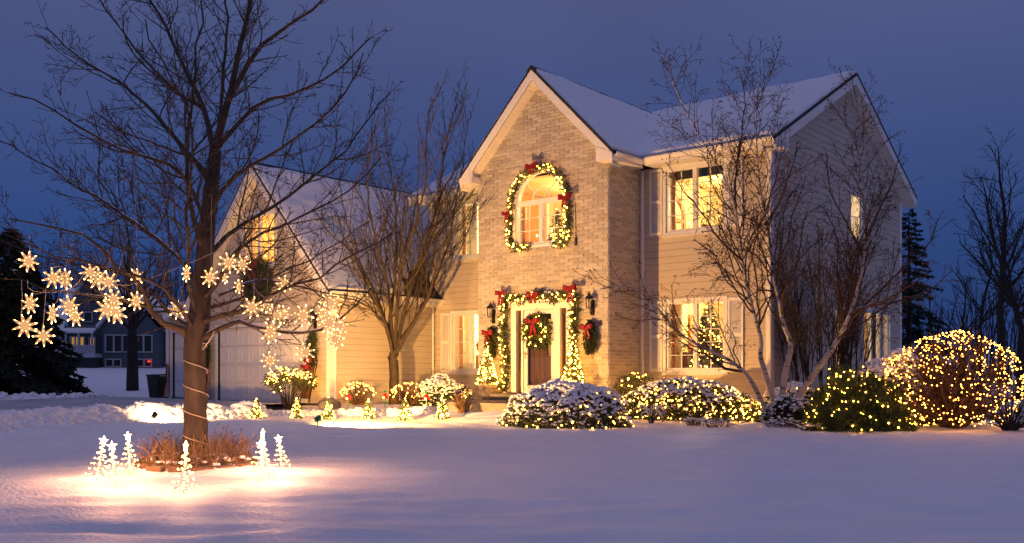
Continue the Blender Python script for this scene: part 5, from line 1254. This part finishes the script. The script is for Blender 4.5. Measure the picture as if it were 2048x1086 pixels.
# flood lights staked in the snow
def flood(label, c, aim, mcol, energy, spot, up, col=(1.0, .66, .33)):
    z = gz(c[0], c[1]); t = thing('floodlight', label, 'floodlight', (c[0], c[1], z)); d = nrm(V3(aim[0] - c[0], aim[1] - c[1], 0)); d = nrm(d * math.cos(up) + UPV * math.sin(up)); h = V3(0, 0, .17)
    MB().tube([(0, 0, -.05), (0, 0, .13)], .012, 6).obj('stake', M['black_plastic'], t); x = nrm(np.cross(d, UPV)); y = np.cross(x, d)
    mb = MB(); k = 12; ring = []
    for s, r in ((-.09, .02), (-.075, .04), (-.02, .052), (.05, .068), (.055, .068), (.055, .060), (.03, .05)): ring += [h + d * s + (x * math.cos(a) + y * math.sin(a)) * r for a in np.arange(k) * 2 * math.pi / k]
    mb.add(ring, [(i * k + j, i * k + (j + 1) % k, (i + 1) * k + (j + 1) % k, (i + 1) * k + j) for i in range(6) for j in range(k)]); mb.obj('housing', mcol, t, smooth=True)
    mb = MB(); mb.add([h + d * .045] + [h + d * .045 + (x * math.cos(a) + y * math.sin(a)) * .056 for a in np.arange(k) * 2 * math.pi / k], None, [(0, i, i % k + 1) for i in range(1, k + 1)]); mb.obj('lens', M['lens'], t)
    L = bpy.data.lights.new('flood_lamp', 'SPOT'); L.energy = energy; L.color = col; L.spot_size = R_(spot); L.spot_blend = .6; L.shadow_soft_size = .04
    o = bpy.data.objects.new('flood_lamp', L); COL.objects.link(o); o.location = [float(q) for q in (V3(c[0], c[1], z) + h + d * .08)]
    o.rotation_euler = Vector([float(q) for q in d]).to_track_quat('-Z', 'Y').to_euler(); return t
flood('green floodlight staked in the snow, aimed at the house', (-2.50, -6.95), (-2.4, 0), M['green_plastic'], 4300, 140, R_(18), (1., .50, .135))
flood('small black floodlight staked beside the driveway snow bank', (-6.45, -8.35), (-10.2, -2.6), M['black_plastic'], 1050, 135, R_(26), (1., .53, .20))
# ---------- hanging snowflake lights
def flake_meshes():   # eight-pointed lit ornament
    body = MB(); bl_ = MB(); R = .124; k = 8
    for i in range(k):
        a = i * 2 * math.pi / k; d = V3(math.cos(a), 0, math.sin(a)); s = V3(-math.sin(a), 0, math.cos(a)); y = V3(0, .010, 0)
        prof = [(.010, .009), (.028, .0115), (.050, .0165), (.085, .010), (R, .0015)]
        V = []
        for q, w in prof: V += [d * q - s * w - y, d * q + s * w - y, d * q + s * w + y, d * q - s * w + y]
        n = len(prof); Q = [(4*j + m, 4*j + (m + 1) % 4, 4*j + 4 + (m + 1) % 4, 4*j + 4 + m) for j in range(n - 1) for m in range(4)] + [(0, 3, 2, 1), (4*n - 4, 4*n - 3, 4*n - 2, 4*n - 1)]
        body.add(V, Q)
    P = []
    for i in range(k):
        a = i * 2 * math.pi / k; d = V3(math.cos(a), 0, math.sin(a)); P.append(d * .104); P.append(d * .055)
    Vi, Fi = ICO1
    for i in range(k):
        a = i * 2 * math.pi / k; d = V3(math.cos(a), 0, math.sin(a)); s = V3(-math.sin(a), 0, math.cos(a)); y = V3(0, 1, 0)
        for c0, hl, hw in ((.050, .024, .0105), (.098, .027, .0085)):
            x = Vi[:, 0]; w = hw * (1 - .55 * np.clip(x, 0, 1)) if c0 > .07 else hw
            bl_.add(d * (c0 + x * hl)[:, None] + s * (Vi[:, 1] * w)[:, None] + y * (Vi[:, 2] * hw)[:, None], None, Fi)
    body.blobs([V3(0, 0, 0)], .022, ICO0)
    a = body.mesh('body'); a.materials.append(M['flake_body']); b = bl_.mesh('bulbs', True); b.materials.append(M['flake_bulb']); return a, b
FB, FL = flake_meshes()
FLK = [ # photo x, y, nearer/farther, turn, cord length, size, label
 (57, 523, -1.3, 55, .25, .95, 'snowflake light hanging highest at the far left, turned edge-on above the spruce'),
 (107, 556, -1.0, 15, .18, 1.0, 'snowflake light, left one of the close pair right of the spruce top'),
 (131, 558, -1.1, -30, .18, 1.0, 'snowflake light, right one of the close pair right of the spruce top'),
 (181, 545, -.9, 25, .12, .95, 'upper left snowflake light of the bright trio above the neighbouring house'),
 (197, 558, -.8, 0, .2, 1.05, 'middle snowflake light of the bright trio above the neighbouring house'),
 (217, 564, -1.0, 30, .2, .95, 'right snowflake light of the bright trio above the neighbouring house'),
 (60, 607, -1.2, -15, .2, .95, 'snowflake light against the spruce, upper one of the far left three'),
 (50, 652, -1.1, 8, .45, 1.1, 'snowflake light against the spruce, leftmost of all'),
 (87, 672, -1.0, 20, .6, 1.0, 'snowflake light hanging lowest at the far left on a long cord'),
 (105, 628, -.7, -35, .3, .95, 'tilted snowflake light beside the spruce edge'),
 (138, 612, -1.1, 50, .2, 1.0, 'upper narrow snowflake light left of the small dark window'),
 (150, 633, -.9, 58, .3, .95, 'lower narrow snowflake light left of the small dark window'),
 (214, 618, -1.0, 5, .3, 1.15, 'left snowflake light of the big bright cluster before the neighbouring house'),
 (232, 625, -.8, -20, .3, 1.15, 'right snowflake light of the big bright cluster before the neighbouring house'),
 (227, 598, -1.2, 25, .2, .9, 'top snowflake light of the big bright cluster before the neighbouring house'),
 (272, 602, -.9, 60, .2, .9, 'narrow edge-on snowflake light right of the big bright cluster'),
 (274, 552, -.6, 48, .15, .8, 'small snowflake light above the narrow edge-on one'),
 (355, 620, -.5, 30, .4, .95, 'snowflake light hanging alone just left of the trunk'),
 (373, 547, -.6, 78, .3, .8, 'thin edge-on snowflake light touching the left of the trunk'),
 (420, 555, -.5, -10, .3, .95, 'snowflake light hanging just right of the trunk'),
 (457, 526, -.6, 35, .15, 1.0, 'snowflake light above right of the trunk, below the loft window'),
 (449, 552, -.1, -50, .1, .8, 'snowflake light half hidden behind a branch right of the trunk'),
 (485, 529, -.7, 30, .35, .95, 'snowflake light left of the gable wreath'),
 (478, 573, -.2, 60, .2, .7, 'small edge-on snowflake light at the lower left of the gable wreath'),
 (504, 615, -.9, 8, .5, 1.05, 'snowflake light hanging just below the gable wreath'),
 (533, 610, -.4, -30, .15, .8, 'snowflake light behind branches right below the gable wreath'),
 (552, 630, -.8, 12, .2, 1.0, 'upper snowflake light of the cluster over the garage door top'),
 (541, 664, -1.0, -18, .35, 1.1, 'lower snowflake light of the cluster over the garage door top'),
 (568, 629, -.5, 40, .2, .9, 'right snowflake light of the cluster over the garage door top'),
 (540, 721, -1.0, 28, .35, .85, 'snowflake light hanging low in front of the garage door panels'),
 (570, 567, -.3, 15, .1, .85, 'snowflake light among branches under the right gable rake'),
 (607, 631, -1.0, -12, .15, 1.05, 'snowflake light left of the garage coach lantern'),
 (611, 704, -1.1, 18, .4, .9, 'snowflake light hanging low beside the garage swag'),
 (660, 606, -1.2, 10, .2, 1.0, 'topmost snowflake light of the bright cluster at the garage corner'),
 (646, 626, -.9, -25, .25, .9, 'left snowflake light of the bright cluster at the garage corner'),
 (659, 646, -1.3, 5, .3, 1.05, 'central snowflake light of the bright cluster at the garage corner'),
 (678, 652, -1.0, 35, .3, 1.0, 'right snowflake light of the bright cluster at the garage corner'),
 (670, 678, -1.2, -15, .4, .95, 'lowest snowflake light of the bright cluster at the garage corner')]
LP = np.concatenate([q for q, _, _ in G.limbs]); rng = np.random.default_rng(200); yaw0 = math.atan2(-FW[0], FW[1])
for x, y, dz, turn, cl, s, lab in FLK:
    p = atd(x, y, TB + dz); t = thing('snowflake_light', lab, 'snowflake', p, 'snowflake lights hung in the maple', yaw0 + R_(turn)); t.scale = (s, s, s)
    t.rotation_euler = (R_(rng.normal(0, 6)), R_(rng.uniform(-20, 20)), yaw0 + R_(turn))
    link('body', FB, t); link('bulbs', FL, t, 'stuff')
    dd = LP - p; hd = np.hypot(dd[:, 0], dd[:, 1]); okk = (dd[:, 2] > .16) & (dd[:, 2] < 1.5); cost = np.where(okk, hd + .12 * dd[:, 2], 99); w = LP[int(np.argmin(cost))]   # hang it from the nearest limb above
    Mi = np.array(t.rotation_euler.to_matrix().transposed()); loc = Mi @ (w - p) / s
    c = MB(); c.tube([V3(0, 0, .115), loc * .55 + V3(0, 0, .03), loc], .0032, 4); c.obj('cord', M['wire'], t)
# thin supply wires draped between the branches
def wire(lab, pts, r=.004):
    Q, _ = smooth_path([atd(x, y, TB + d) for x, y, d in pts], np.ones(len(pts)), 30); o = MB().tube(Q, r, 4).obj('supply_wire', M['wire']); tag(o, lab, 'wire')
wire('pale wire draped through the left branches among the snowflakes', [(55, 560, -1.2), (60, 580, -1.2), (105, 585, -1.), (150, 572, -1.), (180, 540, -.9), (240, 570, -.9), (290, 560, -.7), (370, 530, -.4), (440, 500, -.3)])
wire('pale wire draped through the right branches among the snowflakes', [(430, 505, -.3), (480, 470, -.5), (500, 560, -.8), (540, 600, -.9), (600, 600, -.9), (660, 570, -1.1)])
# cord wound round the trunk
Q = []; turns = 5.0
for i in range(150):
    f = i / 149; y = 935 - f * 250; c = atd(393 - 3 * f, y, TB); rr = (25 - 2.5 * f) * TB / FPX + .004; a = f * turns * 2 * math.pi + .6
    Q.append(c + (RT * math.cos(a) - FW * math.sin(a)) * rr)
Q = np.array(Q); Q = np.concatenate([Q, [atd(405, 700, TB - .2), atd(425, 672, TB - .3), atd(428, 662, TB - .3)]])
tag(MB().tube(Q, .0062, 6).obj('extension_cord', M['cord'], smooth=True), 'pale extension cord wound round the maple trunk', 'cord')

# ---------- lit spiral trees with stars round the maple
def spiral_tree_meshes(h=.52, r=.150):
    w = MB(); n = 90; P = []
    for i in range(n): f = i / (n - 1); a = f * 6 * 2 * math.pi; q = r * (1 - f * .90); P.append((q * math.cos(a), q * math.sin(a), .02 + f * h * .82))
    P = np.array(P); w.tube(P, .0035, 4); w.tube([(0, 0, -.08), (0, 0, h * .9)], .005, 5)
    b = MB(); b.blobs(P[::2], .0095, ICO0); b.blobs([(0, 0, z) for z in np.linspace(.04, h * .85, 12)], .009, ICO0)
    st = MB(); c = V3(0, 0, h * .98); V = [];
    for i in range(10): a = math.pi / 2 + i * math.pi / 5; q = .062 if i % 2 == 0 else .026; V.append(c + V3(q * math.cos(a), 0, q * math.sin(a)))
    V = np.array(V); V = np.concatenate([V + V3(0, .006, 0), V - V3(0, .006, 0), [c + V3(0, .018, 0), c - V3(0, .018, 0)]])
    st.add(V, [(i, (i + 1) % 10, 10 + (i + 1) % 10, 10 + i) for i in range(10)], [(20, i, (i + 1) % 10) for i in range(10)] + [(21, 10 + (i + 1) % 10, 10 + i) for i in range(10)])
    ms = [q.mesh(nm) for q, nm in ((w, 'frame'), (b, 'bulbs'), (st, 'star'))]
    for q, m in zip(ms, ('wire', 'bulb_hot', 'star_glow')): q.materials.append(M[m])
    return ms
M['star_glow'] = emit('star_glow', (1.0, .52, .20), 30.0)
SW, SB, SS = spiral_tree_meshes()
for x, y, s, rz, lab in [(193, 962, 1.05, 0, 'lit spiral tree with a star, leftmost of the ring round the maple'), (229, 980, 1.05, 25, 'lit spiral tree with a star, second from the left and nearer'), (260, 949, 1.02, 60, 'lit spiral tree half behind the dry stalks left of the maple'), (367, 988, 1.1, 85, 'lit spiral tree standing in front of the maple trunk'), (521, 946, 1.1, 80, 'lit spiral tree just right of the bed, the farther of two overlapping'), (530, 972, 1.05, 30, 'lit spiral tree right of the bed, the nearer of two overlapping'), (565, 948, .98, 10, 'lit spiral tree, rightmost of the ring round the maple')]:
    p = atz(x, y, -.215); t = thing('spiral_light_tree', lab, 'light tree', (p[0], p[1], gz(p[0], p[1]) + .0), 'lit spiral trees round the maple', yaw0 + R_(rz)); t.scale = (s, s, s)
    t.scale = (s * .78,) * 3; t.rotation_euler = (R_(rng.normal(0, 4)), R_(rng.normal(0, 4)), yaw0 + R_(rz)); link('frame', SW, t); link('bulbs', SB, t, 'stuff'); link('star', SS, t)
    L = bpy.data.lights.new('star_lamp', 'POINT'); L.energy = 32; L.color = (1.0, .43, .22); L.shadow_soft_size = .05; o = bpy.data.objects.new('star_lamp', L); COL.objects.link(o); o.location = (float(p[0]), float(p[1]), gz(p[0], p[1]) + .49 * s * .78)

# ---------- planting bed at the foot of the maple
mx, my = float(mp0[0]), float(mp0[1]); rng = np.random.default_rng(210)
def bz(x, y): return gz(x, y)
dp = thing('dried_flowers', 'tangle of dried orange-brown flower stalks with seed heads round the maple', 'dried plants', (mx, my, bz(mx, my)))
st = MB(); hd = MB(); lf = MB(); P_ = []
for i in range(430):
    a = rng.uniform(0, 6.28); r = rng.uniform(.20, .60); side = V3(math.cos(a), math.sin(a), 0); h = rng.uniform(.16, .46) * (1.25 if rng.random() < .15 else 1) * (1.1 - .4 * r); p = side * r; d = nrm(V3(rng.normal(0, .3), rng.normal(0, .3), 1) + side * .35)
    Q = [p + V3(0, 0, -.05), p + d * h * .5, p + nrm(d + rng.normal(0, .2, 3)) * h]; st.tube(Q, [.0035, .003, .002], 3)
    for q in range(2):
        e = Q[1] + nrm(d + rng.normal(0, .5, 3)) * h * .35; st.tube([Q[1], e], [.0022, .0016], 3)
    if rng.random() < .16: hd.blobs([Q[2]], rng.uniform(.008, .014), ICO0)
    P_.append(Q[1])
st.obj('stalks', M['dry'], dp, kind='stuff'); hd.obj('seed_heads', M['dry_dark'], dp, kind='stuff')
n = 2600; a = rng.uniform(0, 6.28, n); r = rng.uniform(.2, .64, n); P = np.stack([r * np.cos(a), r * np.sin(a), rng.uniform(-.02, .10, n) * (1.1 - r)], 1)
MB().leaves(P, np.tile(V3(0, 0, .7), (n, 1)), rng.uniform(.03, .08, n), rng, .3, .8).obj('dead_leaves', M['dry'], dp, kind='stuff')
P = P[::26] + V3(0, 0, .03); MB().blobs(P, rng.uniform(.02, .05, len(P)), ICO1, .45, rng, .15).obj('snow_cap', M['snow_lump'], dp, smooth=True, kind='stuff')
STL = [('brown edging stone of the maple bed, number %s clockwise from the side nearest the camera' % w) for w in 'one two three four five six seven eight nine ten eleven twelve thirteen fourteen fifteen'.split()]
for i in range(15):
    a = math.atan2(-FW[1], -FW[0]) - i * 2 * math.pi / 15; q = V3(mx + .66 * math.cos(a), my + .66 * math.sin(a), 0); z = bz(q[0], q[1])
    tdir = V3(-math.sin(a), math.cos(a), 0); nd = V3(math.cos(a), math.sin(a), 0); L, W_, H_ = rng.uniform(.09, .125), .045, rng.uniform(.045, .065)
    mb = MB(); V = [q + tdir * sx * L * rng.uniform(.9, 1) + nd * sy * W_ * rng.uniform(.85, 1) + UPV * (z - .02 + (H_ if sz else 0)) for sx in (-1, 1) for sy in (-1, 1) for sz in (0, 1)]; mb.hexa(V)
    o = mb.obj('edging_stone', M['stone']); tag(o, STL[i], 'stone', 'edging stones round the maple bed')

# ---------- Christmas trees and small things seen through the windows
cone_tree('christmas_tree', 'tall lit Christmas tree filling the living room window', (1.50, RB + .80), .32, 2.36, .62, 161, 230, .017, cat='Christmas tree', nl=5200, ls=.12)
cone_tree('christmas_tree', 'lit Christmas tree in the arched upstairs window', (-2.25, .85), 3.22, 2.05, .42, 162, 120, .018, cat='Christmas tree', nl=2600, ls=.11)
cone_tree('christmas_tree', 'little lit tree in the garage loft window', (-10.15, GY + .55), 4.25, 1.0, .22, 163, 40, .02, cat='Christmas tree', nl=800, ls=.08)
cone_tree('christmas_tree', 'small lit tree at the foot of the left upstairs window', (-5.95, RB + .45), 4.35, .42, .14, 164, 12, .014, cat='Christmas tree', nl=300, ls=.06)
MB().box(V3(-11.4, GY + .36, 4.17), V3(-9.95, GY + .75, 4.24)).obj('loft_shelf', M['oak'], house); MB().box(V3(-6.5, RB + .28, 4.28), V3(-5.2, RB + .62, 4.35)).obj('window_shelf', M['oak'], house)
def candle(lab, c):
    t = thing('window_candle', lab, 'candle', c); MB().tube([(0, 0, 0), (0, 0, .16)], .012, 6).obj('stick', M['white'], t); MB().blobs([V3(0, 0, .19)], .022, ICO1, 1.4).obj('flame', M['bulb_hot'], t)
candle('electric candle in the left half of the upper right window', (1.28, RB + .17, 4.46)); candle('electric candle in the right half of the upper right window', (2.12, RB + .17, 4.56)); candle('electric candle in the arched upstairs window', (-2.38, .17, 4.33)); candle('electric candle in the garage loft window', (-10.9, GY + .32, 4.24))
t = thing('poinsettia', 'red poinsettia in the lower left window', 'plant', (-6.02, RB + .64, 1.45)); rg = np.random.default_rng(5); D = dome(rg, 120, .1); MB().leaves(D * .10 + V3(0, 0, .26), D, .14, rg, .6, .3).obj('bracts', M['red'], t); MB().lathe([(.08, 0), (.11, .16), (.10, .16), (.001, .15)]).obj('pot', M['brass'], t); MB().leaves(D * .1 + V3(0, 0, .17), D * V3(1, 1, .1), .13, rg, .5, .3).obj('leaves', M['evergreen'], t)
t = thing('tabletop_figure', 'small blue-lit ornament low in the living room window', 'ornament', (1.30, RB + .62, .98)); MB().lathe([(.10, 0), (.10, .02), (.03, .05), (.07, .14), (.02, .22), (.001, .25)]).obj('body', M['blue_glow'], t); pbox('ornament_table', (1.0, RB + .4, .3), (1.55, RB + .85, .98), M['wood_door'], house)

# ---------- bin, skis and sled by the garage
def bin_():
    x, y = -18.0, -1.75; z = drive_z(x, y) if x > -19.4 and y < -2.55 else gz(x, y); t = thing('wheeled_bin', 'dark wheeled rubbish bin at the corner of the third garage bay', 'bin', (x, y, float(z)), rz=.3); t.scale = (.82,) * 3
    MB().hexa([V3(sx * w, sy * d, zz) for sx in (-1, 1) for sy in (-1, 1) for zz, w, d in ((.06, .22, .24), (1.0, .29, .33))]).obj('body', M['bin_plastic'], t)
    mb = MB(); mb.hexa([V3(sx * .31, sy * .36, zz + (.03 if sy > 0 else 0)) for sx in (-1, 1) for sy in (-1, 1) for zz in (1.003, 1.06)]); mb.obj('lid', M['bin_plastic'], t)
    for sx in (-1, 1): MB().tube([(sx * .24, .26, .11), (sx * .29, .26, .11)], .11, 14).obj('wheel', M['black_plastic'], t)
    MB().tube([(-.24, .40, .96), (.24, .40, .96)], .018, 6).obj('handle', M['black_plastic'], t); MB().blobs([V3(0, -.05, 1.07), V3(.12, .1, 1.08), V3(-.14, .06, 1.08)], [.16, .15, .14], ICO1, .25).obj('snow_cap', M['snow_lump'], t, smooth=True, kind='stuff')
bin_()
def skis(lab, x, y, h=1.05):
    t = thing('wooden_skis', lab, 'skis', (x, y, .05))
    for i, dx in enumerate((-.05, .05)):
        P = [V3(dx, -.16, 0), V3(dx, -.08, h * .5), V3(dx * .7, -.03, h), V3(dx * .7, -.05, h + .1)]; mb = MB()
        for a, b in zip(P[:-1], P[1:]): mb.bar(a, b, .07, .016, V3(0, 1, 0))
        mb.obj('ski', M['oak'] if i else M['red'], t)
    mb = MB(); mb.tube([V3(.12, -.14, 0), V3(.09, -.04, h * .95)], .009, 5); mb.lathe([(.05, .06), (.052, .07)], (.115, -.13, 0), 10); mb.obj('pole', M['wire'], t); MB().leaves(np.random.default_rng(1).normal(0, .05, (60, 3)) + V3(0, -.12, h * .6), np.tile(V3(0, -1, 0), (60, 1)), .1, np.random.default_rng(2), .3).obj('sprig', M['evergreen'], t, kind='stuff')
skis('pair of old wooden skis on the wall between the garage doors', -13.35, GY - .04); skis('pair of old wooden skis beside the bin at the third bay', -17.5, GY + .95)
def sled():
    t = thing('wooden_sled', 'old wooden sled with curved runners leaning by the big garage door', 'sled', (-8.0, GY - .05, .05))
    for sx in (-1, 1):
        P = [V3(sx * .20, -.42, .02), V3(sx * .20, -.30, .5), V3(sx * .20, -.17, 1.0), V3(sx * .20, -.14, 1.22), V3(sx * .20, -.22, 1.36), V3(sx * .20, -.32, 1.33)]; Q, _ = smooth_path(P, np.ones(6), 24); MB().tube(Q, .014, 6).obj('runner', M['dark_metal'], t)
    for k in range(4): x = -.15 + k * .10; MB().hexa([V3(x + a, b[0] + c, b[1]) for a in (-.035, .035) for c in (0, .018) for b in ((-.40, .14), (-.22, 1.05))]).obj('slat', M['wood_door'], t)
    for z, y in ((.25, -.36), (.62, -.275), (.98, -.20)): MB().box(V3(-.2, y, z), V3(.2, y + .03, z + .05)).obj('crossbar', M['oak'], t)
    bow(t, (0, -.38, 1.0), .24)
sled()
tag(MB().blobs([V3(-6.9, -3.05, .02)], .30, ICO2, .72, np.random.default_rng(4), .03).obj('boulder', M['concrete'], smooth=True), 'pale landscape boulder at the garage corner', 'boulder')

# ================================================================== THE NEIGHBOURING HOUSE
def neighbour():
    b = 74.0; o = atd(232, 733, b); z = gz(o[0], o[1]); root = thing('neighbour_house', 'distant blue-grey house with snowy roofs, deck and sunroom beyond the lawn', 'house', (o[0], o[1], z), rz=yaw0 + R_(8)); s = b / FPX
    def X(px): return (px - 232) * s
    def Zp(py): return .95 + (HY - py) * s - z
    def box(name, x0, x1, y0, y1, z0, z1, m, par=None): return MB().box(V3(x0, y0, z0), V3(x1, y1, z1)).obj(name, m, par or root)
    def win(x0, x1, z0, z1, y, m, cols=2, bars=0):
        f = MB(); t = .09
        for q in ((x0 - t, x0, z0 - t, z1 + t), (x1, x1 + t, z0 - t, z1 + t), (x0, x1, z1, z1 + t), (x0, x1, z0 - t, z0)): f.box(V3(q[0], y - .10, q[2]), V3(q[1], y, q[3]))
        for c in range(1, cols): xx = x0 + (x1 - x0) * c / cols; f.box(V3(xx - .06, y - .09, z0), V3(xx + .06, y, z1))
        for c in range(1, bars + 1): zz = z0 + (z1 - z0) * c / (bars + 1); f.box(V3(x0, y - .088, zz - .04), V3(x1, y, zz + .04))
        w = f.obj('window', M['n_trim'], root)
        for c in range(cols): box('pane', x0 + (x1 - x0) * c / cols + .06, x0 + (x1 - x0) * (c + 1) / cols - .06, y - .03, y - .01, z0, z1, m, w)
    # main block, with the upper storey gable
    gl_ = Zp(733); fl = Zp(706)
    box('wall', X(118), X(214), 0, 8, -2.5, Zp(652), M['n_wall']); box('wall', X(138), X(206), 1.2, 8, Zp(655), Zp(600), M['n_wall'])
    # upper gable wall and roof
    xa, xb, xm = X(132), X(212), X(176); ze_, zr = Zp(602), Zp(545)
    V = [(X(138), 1.2, ze_), (X(206), 1.2, ze_), (xm, 1.2, zr - .25), (X(138), 8, ze_), (X(206), 8, ze_), (xm, 8, zr - .25)]; MB().add(V, [(0, 1, 4, 3)], [(0, 1, 2), (3, 5, 4)]).obj('gable_wall', M['n_wall'], root)
    def plane(P, name, m, t=.22): P = [V3(*p) for p in P]; MB().add(P + [p + V3(0, 0, t) for p in P], [(0,1,2,3),(7,6,5,4),(0,4,5,1),(1,5,6,2),(2,6,7,3),(3,7,4,0)]).obj(name, m, root)
    plane(((xa, .7, ze_ - .25), (xm, .7, zr), (xm, 8.4, zr), (xa, 8.4, ze_ - .25)), 'roof', M['snow']); plane(((xm, .7, zr), (xb, .7, ze_ - .25), (xb, 8.4, ze_ - .25), (xm, 8.4, zr)), 'roof', M['snow'])
    plane(((X(112), -.6, Zp(663)), (X(136), -.6, Zp(663)), (X(136), 3.6, Zp(575)), (X(112), 3.6, Zp(575))), 'roof', M['snow'])
    # porch roof
    plane(((X(130), -1.6, Zp(668)), (X(200), -1.6, Zp(668)), (X(192), 1.2, Zp(655)), (X(138), 1.2, Zp(655))), 'porch_roof', M['snow'], .18)
    # sunroom wing with its own gable
    xa, xb, xm = X(203), X(334), X(262); ze_, zr = Zp(655), Zp(585)
    box('wall', X(212), X(318), -.8, 7, -2.5, ze_, M['n_wall']); V = [(X(212), -.8, ze_), (X(318), -.8, ze_), (X(262), -.8, zr - .3), (X(212), 7, ze_), (X(318), 7, ze_), (X(262), 7, zr - .3)]; MB().add(V, [(0, 1, 4, 3)], [(0, 1, 2), (3, 5, 4)]).obj('gable_wall', M['n_wall'], root)
    plane(((xa, -1.3, ze_ - .1), (xm, -1.3, zr), (xm, 7.5, zr), (xa, 7.5, ze_ - .1)), 'roof', M['snow']); plane(((xm, -1.3, zr), (xb, -1.3, ze_ - .1), (xb, 7.5, ze_ - .1), (xm, 7.5, zr)), 'roof', M['snow'])
    box('wall', X(318), X(350), 1.5, 7, -2.5, Zp(660), M['n_dark']); plane(((X(312), 1., Zp(662)), (X(360), 1., Zp(662)), (X(360), 6, Zp(625)), (X(312), 6, Zp(625))), 'roof', M['snow'])
    win(X(163), X(177), Zp(641), Zp(624), 1.2, M['n_dark'], 1)
    win(X(219), X(248), Zp(703), Zp(672), -.8, M['n_dark'], 2, 0); win(X(251), X(270), Zp(703), Zp(672), -.8, M['n_dark'], 1); win(X(275), X(305), Zp(703), Zp(672), -.8, M['n_dark'], 2)
    win(X(219), X(246), Zp(732), Zp(720), -.8, M['n_dark'], 2); win(X(278), X(304), Zp(732), Zp(720), -.8, M['n_dark'], 2)
    win(X(147), X(172), Zp(692), Zp(675), -.02, M['n_glow'], 3); win(X(182), X(192), Zp(690), Zp(676), -.02, M['n_glow'], 1); win(X(129), X(137), Zp(696), Zp(672), -.02, M['n_dark'], 1); win(X(322), X(332), Zp(690), Zp(676), 1.5, M['n_dark'], 1)
    MB().blobs([V3(X(301), -1.0, Zp(723))], .14, ICO1, .5).obj('red_light', M['red_glow'], root)
    # deck, railing, stairs
    box('deck', X(145), X(211), -2.6, -.02, Zp(716), Zp(708), M['n_trim']); box('deck_skirt', X(146), X(210), -2.5, -.2, -2.0, Zp(716), M['n_dark'])
    for i in range(30): x = X(146) + i * (X(210) - X(146)) / 29; box('baluster', x - .03, x + .03, -2.6, -2.54, Zp(708), Zp(694), M['n_trim'])
    box('hand_rail', X(145), X(211), -2.64, -2.5, Zp(694), Zp(692), M['n_trim'])
    for i in range(6): f = i / 5; box('stair', X(122 - 1 * f), X(144), -2.5 - f * 1.6 - .34, -2.5 - f * 1.6, -2.0, Zp(709) - f * (Zp(709) - Zp(729)), M['n_trim'])
    for px in (121, 146): MB().bar(V3(X(px), -2.5, Zp(696)), V3(X(px - 2), -4.3, Zp(714)), .09, .09).obj('stair_rail', M['n_trim'], root); [box('post', X(px) - .05, X(px) + .05, -2.6, -2.5, Zp(714), Zp(694), M['n_trim'])]
    for px in (148, 172, 197): box('porch_post', X(px) - .07, X(px) + .07, -1.5, -1.36, Zp(708), Zp(668), M['n_trim'])
neighbour()
